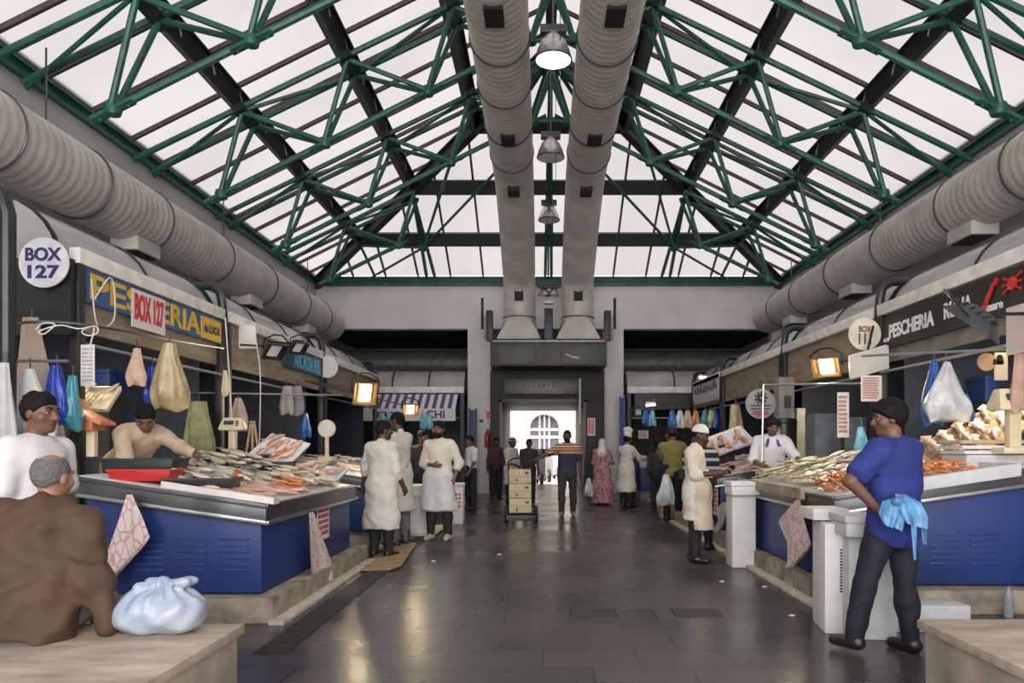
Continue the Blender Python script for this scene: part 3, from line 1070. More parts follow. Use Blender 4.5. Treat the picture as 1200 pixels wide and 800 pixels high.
CL = cross_stall(-5.4, -2.25, 'green backed fish stall under the blue and white striped awning', M_teal)
a0 = MB()
a0.add([Vector((-4.95, 21.12, 2.86)), Vector((-2.4, 21.12, 2.86)), Vector((-2.4, 20.45, 2.42)), Vector((-4.95, 20.45, 2.42))], [(0, 1, 2, 3)])
a0.build('awning', M_stripe, CL, solid=0.012)
VL = MB().box((-4.95, 20.43, 2.08), (-2.4, 20.45, 2.42)).build('awning_valance', M_paper, CL)
text('FRES', 0.62, 0.18, (-4.25, 20.42, 2.24), (1, 0, 0), (0, 0, 1), M_navy, VL)
text('CHI', 0.5, 0.22, (-2.95, 20.42, 2.26), (1, 0, 0), (0, 0, 1), M_navy, VL)
CR = cross_stall(2.42, 6.6, 'dark backed stall with a dim orange lettered board and pink tube lamp', mat('dark_olive_back', (0.05, 0.055, 0.045), 0.7, var=0.3))
BD5 = MB().box((2.6, 21.0, 2.42), (4.4, 21.14, 2.88)).build('sign_board', M_black, CR)
scrawl((3.55, 20.995, 2.68), 1.3, .15, (1, 0, 0), mat('orange_letter', (0.4, 0.12, 0.04), 0.5), BD5, 15, 5)

# ---------------------------------------------------------------- blue counters with sloping steel tops
def ztop(x, sd):
    return 0.915 + 0.15 * (abs(x) - 2.2)


def counter(sd, xa, xb, y0, y1, label, grp='blue fish counters'):
    """xa = aisle edge, xb = back edge (both signed)"""
    th = thing('fish_counter', label, 'counter', ((xa + xb) / 2, (y0 + y1) / 2, 0.2), group=grp)
    za, zb = ztop(xa, sd), ztop(xb, sd)
    i = sd * 0.06
    poly = [(xa + i, 0.22), (xa + i, za - 0.14), (xb - i, zb - 0.14), (xb - i, 0.22)]
    bp_ = MB().prism(poly, 1, y0 + 0.06, y1 - 0.06).build('body_panel', M_blue, th, bevel=0.006)
    rm_ = MB().prism([(xa, za - 0.15), (xa, za), (xb, zb), (xb, zb - 0.15)], 1, y0, y1).build('steel_rim', M_steelD, th, bevel=0.012)
    # bright lip along the bottom of the rim and a thin top edge
    e = 0.012
    z2 = 0.13
    lp = MB()
    for (p, q) in (((xa - sd * e, y0 - e, za - z2), (xb, y0 - e, zb - z2)), ((xa - sd * e, y0 - e, za - z2), (xa - sd * e, y1, za - z2))):
        lp.bar(p, q, 0.03, 0.03)
    lp.build('bright_lip', M_steel, rm_, bevel=0.004)
    l2 = MB()
    for (p, q) in (((xa, y0, za), (xb, y0, zb)), ((xa, y0, za), (xa, y1, za))):
        l2.bar(p, q, 0.03, 0.035)
    l2.build('top_edge', M_steelD, rm_, bevel=0.004)
    MB().prism([(xa + sd * .05, za), (xa + sd * .05, za + 0.022), (xb, zb + 0.022), (xb, zb)], 1, y0 + .05, y1 - .05).build('white_liner', M_white, th, bevel=0.004)
    MB().prism([(xa + i * 1.4, 0.2), (xa + i * 1.4, 0.225), (xb - i, 0.225), (xb - i, 0.2)], 1, y0 + .1, y1 - .1).build('shadow_gap', M_black, th)
    # pressed louvres on the end panel
    for g in range(4):
        m = MB()
        xg = xa + sd * (0.16 + g * 0.34)
        for k in range(6):
            z = 0.40 + k * 0.05
            m.bar((xg, y0 + 0.055, z), (xg + sd * 0.24, y0 + 0.055, z), 0.016, 0.014)
        m.build('louvre', M_louv, bp_, bevel=0.003)
    return th


K_L1 = counter(-1, -2.2, -3.72, 5.9, 8.75, 'blue counter behind the tied white bag, heaped with silver and orange fish')
K_L2 = counter(-1, -2.3, -3.7, 10.2, 13.4, 'blue counter seen between the first and second white coated men')
K_L3 = counter(-1, -2.3, -3.7, 13.9, 17.2, 'blue counter seen behind the bearded white coated man')
K_R1 = counter(1, 2.45, 4.9, 6.25, 9.2, 'blue counter behind the man in the blue polo shirt')
K_R2 = counter(1, 2.45, 3.9, 10.45, 13.4, 'blue counter with the pink poster beside the tall foam box pillar')
K_R3 = counter(1, 2.8, 3.95, 14.0, 17.4, 'blue counter behind the man in the olive shirt')
# the two rear cross counters face the camera
def cross_counter(x0, x1, label):
    th = thing('fish_counter', label, 'counter', ((x0 + x1) / 2, 20, 0.2), group='blue fish counters')
    MB().prism([(19.36, 0.2), (19.36, .8), (20.6, 1.0), (20.6, .2)], 0, x0, x1).build('body_panel', M_blue, th, bevel=.006)
    MB().prism([(19.3, 0.78), (19.3, .9), (20.6, 1.1), (20.6, .98)], 0, x0 - .03, x1 + .03).build('steel_rim', M_steelD, th, bevel=.01)
    MB().prism([(19.36, 0.9), (19.36, .92), (20.55, 1.11), (20.55, 1.09)], 0, x0, x1).build('white_liner', M_white, th)
    MB().box((x0, 19.32, 0), (x1, 20.6, .2)).build('base_plinth', M_plinth, th)


cross_counter(2.55, 4.0, 'blue counter facing the hall beside the man in the tall chef hat')
cross_counter(-5.0, -3.0, 'blue counter facing the hall under the striped awning')

# ---------------------------------------------------------------- signs
YAX, UP = (0, 1, 0), (0, 0, 1)
M_signblue = mat('sign_blue', (0.03, 0.12, 0.32), 0.4, var=0.2, scale=2)
X = XFL + 0.03
BD1 = MB().box((XFL - .02, 6.62, 2.68), (X, 9.4, 2.98)).build('sign_board', M_signblue, SL1)
text('PES', 0.85, 0.24, (X + .004, 7.1, 2.835), YAX, UP, M_yellow, BD1)
text('ERIA', 0.93, 0.24, (X + .004, 8.35, 2.835), YAX, UP, M_yellow, BD1)
NT1 = MB().box((X, 7.34, 2.58), (X + 0.012, 7.98, 2.96)).build('paper_notice', M_paper, SL1)
text('BOX 127', 0.56, 0.27, (X + .016, 7.66, 2.79), YAX, UP, M_red, NT1, bold=0.03)
YP1 = MB().box((X, 8.84, 2.69), (X + 0.01, 9.38, 2.95)).build('yellow_panel', M_yellow, SL1)
text('da LUCA', 0.42, 0.1, (X + .014, 9.11, 2.82), YAX, UP, M_navy, YP1, name='small_lettering')
MB().tube(smooth([(X + .02, 6.7, 2.72), (X + .03, 6.95, 2.97), (X + .03, 7.0, 2.6), (X + .02, 6.75, 2.5), (X + .02, 6.66, 2.9)]), 0.007, 6).build('loose_cable', M_white, SL1)
# end panel with the round number disc, facing the hall entrance side
MB().box((-5.0, 6.42, 2.36), (XFL + 0.02, 6.48, 3.02)).build('end_panel', M_black, SL1)
ND1 = MB().lathe([(0.215, 0), (0.215, 0.015)], (-4.265, 6.36, 2.965), 36, Matrix.Rotation(R(90), 3, 'X')).build('number_disc', mat('disc_white', (0.62, 0.62, 0.66), 0.5), SL1)
text('BOX', 0.31, 0.115, (-4.265, 6.34, 3.035), (1, 0, 0), UP, M_navy, ND1, bold=0.03)
text('127', 0.27, 0.115, (-4.265, 6.34, 2.885), (1, 0, 0), UP, M_navy, ND1, bold=0.03)
MB().box((-5.0, 6.40, 2.42), (-4.9, 6.43, 3.0)).build('yellow_panel', M_yellow, SL1)

M_signteal = mat('sign_teal', (0.015, 0.06, 0.12), 0.4)
BD2 = MB().box((XFL, 11.7, 2.66), (X, 13.7, 2.98)).build('sign_board', M_signteal, SL2)
text('ARCADIA RES', 1.4, 0.25, (X + .004, 12.85, 2.82), YAX, UP, mat('pale_blue_ink', (0.12, 0.42, 0.6), 0.5), BD2)
MB().box((XFL + .02, 9.95, 2.7), (XFL + 0.25, 10.0, 3.02)).build('white_board', M_white, SL2, bevel=.01)
MB().lathe([(0.0, 0), (0.2, 0), (0.2, 0.02), (0, .02)], (XFL + .12, 13.72, 2.85), 24, Matrix.Rotation(R(90), 3, 'X')).build('number_disc', M_white, SL2)

XR_ = XFR - 0.03
DY = (0, -1, 0)
BD3 = MB().box((XR_, 6.4, 2.58), (XFR + .02, 9.15, 2.97)).build('sign_board', M_black, SR1)
text('PESCHERIA', 1.02, 0.17, (XR_ - .004, 8.42, 2.765), DY, UP, M_whiteink, BD3, bold=.03)
text('RUNA', 0.5, 0.17, (XR_ - .004, 7.46, 2.79), DY, UP, M_whiteink, BD3, bold=.03)
text('N.110', 0.14, 0.05, (XR_ - .004, 9.0, 2.68), DY, UP, M_whiteink, BD3, name='small_lettering')
text('mare', 0.25, 0.06, (XR_ - .004, 6.85, 2.68), DY, UP, M_whiteink, BD3, name='small_lettering')
M_lob = mat('lobster_red', (0.6, 0.02, 0.015), 0.5)
lb_ = MB()
for k in range(6):      # long lobster shape
    lb_.ell((XR_ - .01, 7.0 - 0.028 * k, 2.70 + 0.036 * k), (0.012, 0.045 - .003 * k, 0.03), nu=10, nv=5)
lb_.bar((XR_ - .01, 7.02, 2.68), (XR_ - .01, 7.08, 2.66), 0.02, 0.03).bar((XR_ - .01, 6.84, 2.88), (XR_ - .01, 6.80, 2.93), 0.02, 0.04)
lb_.build('lobster_emblem', M_lob, BD3)
cb = MB()
cb.ell((XR_ - .01, 6.58, 2.84), (0.014, 0.075, 0.06), nu=12, nv=6)
for s in (-1, 1):
    for a in (-.04, 0, .04):
        cb.bar((XR_ - .01, 6.58 + s * .05, 2.84 + a), (XR_ - .01, 6.58 + s * .13, 2.84 + a * 1.8), .014, .018)
cb.build('crab_emblem', M_lob, BD3)
ND2 = MB().lathe([(0.2, 0), (0.2, 0.015)], (3.95, 9.12, 2.77), 36, Matrix.Rotation(R(90), 3, 'X')).build('number_disc', mat('disc_cream', (0.66, 0.62, 0.5), 0.5), SR1)
text('BOX', 0.15, 0.075, (3.95, 9.10, 2.83), (1, 0, 0), UP, mat('brown_ink', (0.13, 0.04, 0.02), 0.5), ND2)
text('111', 0.15, 0.13, (3.95, 9.10, 2.71), (1, 0, 0), UP, mat('brown_ink', (0.13, 0.04, 0.02), 0.5), ND2)
BD4 = MB().box((XR_ - .02, 17.5, 2.62), (XR_, 20.5, 3.1)).build('sign_board', M_paper, SR4)
scrawl((XR_ - .022, 19.0, 2.88), 2.6, .30, DY, mat('slate_ink', (0.09, 0.09, 0.14), 0.5), BD4, 17, 3)
for k in range(11):
    MB().lathe([(0, 0), (0.13, 0), (0.13, .012), (0, .012)], (XR_ - .01, 17.65 + .27 * k, 2.62), 12, Matrix.Rotation(R(90), 3, 'Y')).build('scallop', M_paper, BD4)

# round blazon board hanging by the third post on the other row
th = thing('round_board', 'grey shield shaped board with a black starburst above the blue collared vendor', 'sign', (3.4, 11.6, 1.9))
c = at(891, 473, 11.6)
DS = MB().lathe([(0.0, 0), (0.235, 0), (0.235, 0.02), (0, .02)], c, 32, Matrix.Rotation(R(90), 3, 'X')).build('disc', mat('grey_board', (0.34, 0.33, 0.33), 0.6), th)
st = MB()
for k in range(9):
    a = 2 * PI * k / 9
    d = Vector((math.cos(a), 0, math.sin(a)))
    p = c + Vector((0, -.03, .09))
    st.bar(p + d * .02, p + d * 0.1, 0.03, 0.01, up=(0, 1, 0))
st.build('starburst', M_black, DS)
mk = MB()
for z, w_ in ((-.03, .32), (-.08, .3)):
    mk.box((c.x - w_ / 2, c.y - .03, c.z + z - .008), (c.x + w_ / 2, c.y - .02, c.z + z + .008))
mk.build('printed_line', M_black, DS)
mk = MB()
for z, w_ in ((-.125, .22), (-.16, .26), (-.19, .12)):
    mk.box((c.x - w_ / 2, c.y - .03, c.z + z - .012), (c.x + w_ / 2, c.y - .02, c.z + z + .012))
mk.build('red_line', mat('dull_red', (0.3, 0.07, 0.05), 0.6), DS)
MB().tube([c + Vector((0, 0, .22)), (c.x, c.y, 2.42)], 0.012, 6).build('hanger', M_black, th)

# ---------------------------------------------------------------- floor furniture
def bench(x0, x1, y0, y1, lb):
    th = thing('concrete_bench', lb, 'bench', ((x0 + x1) / 2, (y0 + y1) / 2, 0), group='concrete benches near the camera')
    MB().box((x0 + .03, y0, 0), (x1 - .03, y1 - .03, 0.40)).build('block', M_conc, th, bevel=0.01)
    MB().box((x0, y0 - .02, 0.40), (x1, y1, 0.45)).build('top_slab', mat('bench_top', (0.50, 0.41, 0.33), 0.75, var=0.25, scale=2.5, bump=.15, stretch=(1, 3, 1)), th, bevel=0.008)


bench(-4.6, -1.59, 2.2, 3.97, 'concrete bench with the seated man in the brown jacket on it')
bench(2.05, 5.0, 2.2, 4.07, 'concrete bench below the feet of the blue polo man, empty')

th = thing('drain_channel', 'dark iron slot drain along the foot of the counter with hanging paper bags', 'drain', (-1.83, 8, 0))
MB().box((-1.95, 5.0, 0.001), (-1.72, 11.5, 0.006)).build('channel', mat('drain_iron', (0.02, 0.02, 0.02), 0.6), th)
m = MB()
for k in range(110):
    y = 5.03 + k * 0.059
    m.box((-1.94, y, 0.006), (-1.73, y + 0.025, 0.012))
m.build('grate', mat('drain_bar', (0.06, 0.055, 0.05), 0.55, metal=.5), th)
for px, py, lb in ((695, 718, 'square iron floor drain in the middle of the aisle'), (816, 718, 'square iron floor drain near the foam boxes')):
    p = at(px, py, FPX * EYE / (py - VY))
    th = thing('floor_drain', lb, 'drain', (p.x, p.y, 0), group='square floor drains')
    q = MB()
    q.box((p.x - .2, p.y - .14, .001), (p.x + .2, p.y + .14, .005))
    q.build('grate_frame', mat('drain_iron', (0.02, 0.02, 0.02), 0.6), th)
    q = MB()
    for k in range(9):
        q.box((p.x - .18, p.y - .12 + k * .028, .005), (p.x + .18, p.y - .105 + k * .028, .009))
    q.build('grate', mat('drain_bar', (0.06, 0.055, 0.05), 0.55, metal=.5), th)

# flattened carton on the floor and yellow sheet further on
th = tag(MB().prism([(-2.1, 8.2), (-1.7, 8.25), (-1.62, 8.5), (-1.78, 10.5), (-2.1, 10.45)], 2, 0.013, 0.03).build('cardboard_sheet', mat('corrugated_card', (0.34, 0.23, 0.12), 0.8, var=0.35, scale=4, stretch=(1, 4, 1)), bevel=.006), 'flattened brown cardboard on the floor by the drain', 'cardboard')
th = tag(MB().prism([(-1.98, 11.3), (-1.66, 11.3), (-1.62, 12.6), (-1.98, 12.7)], 2, 0.02, 0.05).build('paper_sheet', mat('yellow_sheet', (0.6, 0.52, 0.2), 0.7, col2=(0.62, 0.56, 0.46), scale=5), bevel=.006), 'yellow and white paper sheet on the floor beside the bearded man', 'paper')
for k, (px, py) in enumerate(((896, 688), (928, 722), (508, 658), (585, 650), (846, 682))):
    p = at(px, py, FPX * EYE / (py - VY))
    tag(MB().ell((p.x, p.y, .008), (.03, .02, .008), nu=8, nv=5).build('litter_scrap', M_paper), 'small white scrap dropped on the dark floor', 'litter', 'scraps on the floor')
# ================================================================ people
SKIN_D = mat('dark_skin', (0.075, 0.038, 0.024), 0.5, var=0.12, scale=9)
SKIN_B = mat('brown_skin', (0.16, 0.078, 0.048), 0.5, var=0.12, scale=9)
SKIN_L = mat('tan_skin', (0.33, 0.175, 0.115), 0.5, var=0.1, scale=9)
M_hair = mat('black_hair', (0.008, 0.007, 0.007), 0.75, spec=0.2, var=0.3, scale=40, bump=0.25, bscale=60, stretch=(1, 1, .3))
M_hairG = mat('grey_hair', (0.15, 0.145, 0.14), 0.8, spec=.2, var=0.3, scale=120, bump=0.4, bscale=90)
M_coat = mat('white_work_coat', (0.62, 0.58, 0.52), 0.8, var=0.08, scale=4, bump=0.15, bscale=16)
M_coatB = mat('cream_work_coat', (0.64, 0.59, 0.50), 0.8, var=0.1, scale=4, bump=0.15, bscale=16)
M_apron = mat('pale_apron', (0.60, 0.60, 0.58), 0.75, var=0.1, scale=5, bump=0.15, bscale=14)
M_tee = mat('white_tee_cotton', (0.66, 0.65, 0.66), 0.85, var=0.06, bump=0.12, bscale=14)
M_trou = mat('black_trousers', (0.016, 0.016, 0.018), 0.8, var=0.3, bump=0.15, bscale=20)
M_navyT = mat('navy_trousers', (0.008, 0.010, 0.02), 0.8, var=0.3, bump=0.15, bscale=20)
M_greyT = mat('grey_trousers', (0.15, 0.15, 0.155), 0.8, var=0.2, bump=0.15, bscale=20)
M_boot = mat('black_boot', (0.016, 0.015, 0.014), 0.35)
M_bootB = mat('brown_boot', (0.03, 0.018, 0.012), 0.4)
M_shoeW = mat('pale_shoe', (0.45, 0.42, 0.36), 0.5)
M_polo = mat('royal_blue_polo', (0.018, 0.032, 0.20), 0.8, var=0.2, scale=5, bump=0.15, bscale=14)
M_jack = mat('brown_jacket', (0.072, 0.040, 0.024), 0.75, var=0.10, scale=3, bump=0.2, bscale=12)
M_olive = mat('olive_tee', (0.22, 0.19, 0.05), 0.85, var=0.15)
M_dkshirt = mat('dark_shirt', (0.03, 0.03, 0.035), 0.8, var=0.2)
M_eye = mat('eye_white', (0.30, 0.26, 0.24), 0.4)
M_iris = mat('dark_iris', (0.012, 0.008, 0.006), 0.2)


def striped(name, stops, lo, hi, const=True):
    """bands of colour along the height of the garment (woven stripes)"""
    m = mat(name, (0.5, 0.5, 0.5), 0.85)
    nt, b, N, L = nodes(m)
    tc, sp, mr, rp = N('ShaderNodeTexCoord'), N('ShaderNodeSeparateXYZ'), N('ShaderNodeMapRange'), N('ShaderNodeValToRGB')
    L(tc.outputs['Object'], sp.inputs[0])
    L(sp.outputs['Z'], mr.inputs['Value'])
    mr.inputs['From Min'].default_value = lo
    mr.inputs['From Max'].default_value = hi
    L(mr.outputs[0], rp.inputs['Fac'])
    cr = rp.color_ramp
    cr.interpolation = 'CONSTANT'
    while len(cr.elements) < len(stops):
        cr.elements.new(0.5)
    for e, (p, c) in zip(cr.elements, stops):
        e.position = p
        e.color = (*c, 1)
    L(rp.outputs[0], b.inputs['Base Color'])
    return m


_o, _n, _c = (0.50, 0.24, 0.09), (0.022, 0.026, 0.06), (0.55, 0.48, 0.40)
M_polostripe = striped('orange_navy_stripe', [(0, _n), (0.60, _o), (0.68, _n), (0.71, _o), (0.77, _n), (0.80, _c), (0.84, _n), (0.87, _o), (0.92, _n), (.95, _o)], 0.85, 1.5)
_w, _k = (0.42, 0.44, 0.46), (0.012, 0.016, 0.02)
M_bwstripe = striped('black_white_stripe', [(0, _k), (0.08, _w), (0.14, _k), (0.24, _w), (0.30, _k), (0.40, _w), (0.46, _k), (0.56, _w), (0.62, _k), (0.72, _w), (0.78, _k), (0.88, _w), (0.94, _k)], 0.8, 1.5)
M_dress = mat('pink_print_dress', (0.5, 0.5, 0.5), 0.85)
nt, b, N, L = nodes(M_dress)
tc, vo, rp = N('ShaderNodeTexCoord'), N('ShaderNodeTexVoronoi'), N('ShaderNodeValToRGB')
vo.inputs['Scale'].default_value = 17
L(tc.outputs['Object'], vo.inputs['Vector'])
L(vo.outputs['Distance'], rp.inputs['Fac'])
rp.color_ramp.elements[0].color = (0.17, 0.04, 0.06, 1)
rp.color_ramp.elements[1].color = (0.42, 0.22, 0.22, 1)
rp.color_ramp.elements[0].position = 0.25
rp.color_ramp.elements[1].position = 0.5
L(rp.outputs[0], b.inputs['Base Color'])


def rx(a):
    return np.array([[1, 0, 0], [0, math.cos(a), -math.sin(a)], [0, math.sin(a), math.cos(a)]])


def rz(a):
    return np.array([[math.cos(a), -math.sin(a), 0], [math.sin(a), math.cos(a), 0], [0, 0, 1]])


def ry(a):
    return np.array([[math.cos(a), 0, math.sin(a)], [0, 1, 0], [-math.sin(a), 0, math.cos(a)]])


def person(label, pos, rot, H=1.75, lean=0, side=0, head=(0, 0), aR=None, aL=None, lR=None, lL=None, skin=SKIN_B,
           wear=(), hair='short', hairm=None, hat=None, beard=False, vox=0.014, hip=None, bulk=1.0, fine=False, curl=(0.5, 0.5), fold=0.0062):
    """local frame: faces -Y, own right hand at -X; arm/leg directions are (outward, forward, up)"""
    S = H / 1.75
    hairm = hairm or M_hair
    th = thing('person', label, 'person', pos, R(rot))
    rest = ((0.16, 0.02, -1), (0.10, 0.18, -1))
    aR, aL = aR or rest, aL or rest
    lR, lL = lR or ((0.04, 0, -1), (0.0, 0, -1)), lL or ((0.04, 0, -1), (0, 0, -1))

    def vec(d, sx):
        v = np.array((d[0] * sx, -d[1], d[2]), float)
        return v / np.linalg.norm(v)

    T = ry(R(side)) @ rx(R(lean))          # torso: leaning tips the shoulders forward (-Y)
    J = {}
    hipc = np.zeros(3)
    for sx, lg, n in ((-1, lR, 'R'), (1, lL, 'L')):
        h = hipc + np.array((0.088 * sx * S, 0, -0.02 * S))
        k = h + vec(lg[0], sx) * 0.43 * S
        a = k + vec(lg[1], sx) * 0.40 * S
        J['h' + n], J['k' + n], J['a' + n] = h, k, a
    if hip is None:
        z0 = 0.075 * S - min(J['aR'][2], J['aL'][2])
    else:
        z0 = hip
    for q in J:
        J[q] = J[q] + np.array((0, 0, z0))
    hipc = np.array((0, 0, z0))
    tp = lambda x, y, z: hipc + T @ (np.array((x, y, z)) * S)
    for sx, ar, n in ((-1, aR, 'R'), (1, aL, 'L')):
        s_ = tp(0.168 * sx * bulk, 0.005, 0.452)
        e = s_ + vec(ar[0], sx) * 0.285 * S
        w_ = e + vec(ar[1], sx) * 0.245 * S
        hd = vec(ar[2], sx) if len(ar) > 2 else vec(ar[1], sx)
        J['s' + n], J['e' + n], J['w' + n], J['d' + n] = s_, e, w_, hd
    nk = tp(0, 0.0, 0.5)
    Hd = rz(R(head[0])) @ ry(R(side * 0.3)) @ rx(R(head[1]))
    hc = tp(0, -0.015, 0.575) + Hd @ (np.array((0, -0.015, 0.105)) * S)
    hp = lambda x, y, z: hc + Hd @ (np.array((x, y, z)) * S)
    HM = Hd.tolist()
    TM = T.tolist()
    fwd = T @ np.array((0, 1, 0))
    allp = np.array([v for k_, v in J.items() if k_[0] != 'd'] + [hc])
    lo, hi = allp.min(0) - 0.27, allp.max(0) + 0.33
    lo[2] = max(lo[2], min(J['aR'][2], J['aL'][2]) - 0.12)

    def torso(F, g, k=0.03):
        F.cone(tp(0, 0.005, -0.02), tp(0, 0, 0.17), 0.158 * S * bulk + g, 0.146 * S * bulk + g, k, (fwd, 0.72))
        F.cone(tp(0, 0, 0.17), tp(0, 0, 0.36), 0.146 * S * bulk + g, 0.172 * S * bulk + g, k, (fwd, 0.66))
        F.cone(tp(-0.115 * bulk, 0.005, 0.435), tp(0.115 * bulk, 0.005, 0.435), 0.066 * S + g, 0.066 * S + g, 0.06 * S)
        for q in (-1, 1):
            F.cone(tp(0, 0.015, 0.49), tp(0.15 * q * bulk, 0.008, 0.45), 0.052 * S + g * .4, 0.05 * S + g * .7, 0.03)

    def arm(F, n, g, upto=2.0, k=0.02):
        s_, e, w_ = J['s' + n], J['e' + n], J['w' + n]
        t = min(1, upto)
        F.cone(s_, s_ + (e - s_) * t, 0.056 * S * bulk + g, (0.056 - 0.014 * t) * S * bulk + g, k)
        if upto > 1:
            t = min(1, upto - 1)
            F.cone(e, e + (w_ - e) * t, 0.043 * S * bulk + g, (0.043 - 0.015 * t) * S + g, k)

    def leg(F, n, g, k=0.02, end=1.0):
        h, kn, a = J['h' + n], J['k' + n], J['a' + n]
        F.cone(h, kn, 0.088 * S * bulk + g, 0.056 * S + g, k)
        e = kn + (a - kn) * end
        F.cone(kn, kn + (a - kn) * 0.35, 0.055 * S + g, 0.058 * S + g, k)
        F.cone(kn + (a - kn) * 0.35, e, 0.058 * S + g, 0.037 * S + g * 1.2, k)

    # ---- body: one continuous skin
    F = Field(lo, hi, vox)
    torso(F, -0.006)
    F.cone(nk - T @ np.array((0, 0, .06)), tp(0, -0.015, 0.6), 0.06 * S, 0.052 * S, 0.03)
    for n in 'RL':
        arm(F, n, 0)
        leg(F, n, -0.004)
        a = J['a' + n]
        fd = np.array((0.12 * (1 if n == 'L' else -1), -1, 0.0))
        F.cone(a + np.array((0, 0.03, -0.03)) * S, a + fd * 0.13 * S + np.array((0, 0, -0.045 * S)), 0.038 * S, 0.028 * S, 0.02)
        w_, d = J['w' + n], J['d' + n]
        F.cone(w_, w_ + d * 0.075 * S, 0.026 * S, 0.034 * S, 0.015)
    F.ell(hp(0, 0.012, 0.02), np.array((0.076, 0.096, 0.094)) * S, HM, 0.02)
    F.ell(hp(0, -0.03, -0.05), np.array((0.057, 0.062, 0.066)) * S, HM, 0.03)
    F.ell(hp(0, -0.066, -0.093), np.array((0.028, 0.026, 0.022)) * S, HM, 0.02)
    F.cone(hp(0, -0.086, 0.012), hp(0, -0.107, -0.026), 0.010 * S, 0.0155 * S, 0.012)
    F.cone(hp(-0.016, -0.09, -0.03), hp(0.016, -0.09, -0.03), 0.010 * S, 0.010 * S, 0.01)
    F.cone(hp(-0.04, -0.076, 0.027), hp(0.04, -0.076, 0.027), 0.012 * S, 0.012 * S, 0.015)
    F.cone(hp(-0.02, -0.086, -0.056), hp(0.02, -0.086, -0.056), 0.009 * S, 0.009 * S, 0.008)
    F.cone(hp(-0.045, -0.05, -0.025), hp(0.045, -0.05, -0.025), 0.03 * S, 0.03 * S, 0.02)
    for sx in (-1, 1):
        F.ell(hp(0.034 * sx, -0.098, 0.004), np.array((0.017, 0.015, 0.012)) * S, HM, 0.01, True)
        F.ell(hp(0.078 * sx, 0.008, -0.008), np.array((0.011, 0.022, 0.033)) * S, HM, 0.008)
    mb = MB()
    F.into(mb)
    # fingers: five bent tapered chains rooted in each palm
    for n, sx, cu in (('R', -1, curl[0]), ('L', 1, curl[1])):
        w_, d = Vector(J['w' + n]), Vector(J['d' + n]).normalized()
        inn = Vector((-sx, 0, 0))
        inn = (inn - d * inn.dot(d))
        inn = inn.normalized() if inn.length > .2 else Vector((0, 0, -1)) - d * (-d.z)
        inn.normalize()
        acr = d.cross(inn).normalized()
        if acr.y > 0:
            acr = -acr                      # towards the thumb side (front)
        for q, (o_, ln) in enumerate(((0.024, 0.072), (0.008, 0.08), (-0.008, 0.075), (-0.023, 0.058))):
            b0 = w_ + d * 0.075 * S + acr * o_ * S
            a1 = d * math.cos(cu * .5) + inn * math.sin(cu * .5)
            a2 = d * math.cos(cu * 1.3) + inn * math.sin(cu * 1.3)
            a3 = d * math.cos(cu * 2.0) + inn * math.sin(cu * 2.0)
            p1 = b0 + a1 * ln * .45 * S
            p2 = p1 + a2 * ln * .35 * S
            p3 = p2 + a3 * ln * .3 * S
            mb.tube([b0, p1, p2, p3], [0.0095 * S, 0.0092 * S, 0.0085 * S, 0.006 * S], 6)
        t0 = w_ + d * 0.03 * S + acr * 0.024 * S
        t1 = t0 + (acr * .75 + d * .6 + inn * .25).normalized() * 0.04 * S
        mb.tube([t0, t1, t1 + (d * .85 + acr * .15 + inn * .4).normalized() * 0.035 * S], [0.013 * S, 0.0105 * S, 0.007 * S], 6)
    mb.build('body', skin, th, local=True, ang=80)
    # ---- eyes
    if fine or head[1] is not None:
        for sx in (-1, 1):
            e = MB().ell(hp(0.034 * sx, -0.078, 0.003), (0.0125 * S, 0.010 * S, 0.006 * S), Matrix(HM), 10, 6, 0)
            e.ell(hp(0.034 * sx, -0.0835, 0.003), (0.0075 * S, 0.0055 * S, 0.0062 * S), Matrix(HM), 8, 5, 1)
            e.build('eye', [M_eye, M_iris], th, local=True)
    # ---- hair
    if hair:
        F = Field(hc - 0.2 * S, hc + 0.2 * S, min(vox, 0.009))
        gh = {'short': 0.010, 'thick': 0.022, 'bald': 0.004, 'crop': 0.004}[hair]
        F.ell(hp(0, 0.016, 0.024), np.array((0.076 + gh, 0.097 + gh, 0.095 + gh)) * S, HM, 0.001)
        if hair not in ('bald', 'crop') and not hat:
            rr = random.Random(len(label))
            for q in range(26 if hair == 'thick' else 14):
                a_, b_ = rr.uniform(-PI, PI), rr.uniform(0.1, 1.25)
                F.ell(hp(0.072 * math.sin(a_) * math.cos(b_), 0.016 - 0.088 * math.cos(a_) * math.cos(b_), 0.03 + 0.088 * math.sin(b_)),
                      np.array((0.026, 0.03, 0.022)) * S * (1.15 if hair == 'thick' else .9), HM, 0.012)
        nn = Hd @ np.array((0, -1, -1.15))
        nn /= np.linalg.norm(nn)
        F.plane(hp(0, -0.088, 0.054), nn, .03)
        if hair == 'bald':
            F.ell(hp(0, 0.03, 0.135), np.array((0.062, 0.075, 0.06)) * S, HM, 0.01, True)
        F.folds(0.0022, 110)
        mb = MB()
        F.into(mb)
        for sx in (-1, 1):
            mb.tube([hp(0.018 * sx, -0.092, 0.03), hp(0.036 * sx, -0.089, 0.035), hp(0.052 * sx, -0.076, 0.028)], [0.004 * S, 0.0055 * S, 0.003 * S], 6)
        mb.build('hair', hairm, th, local=True, ang=80)
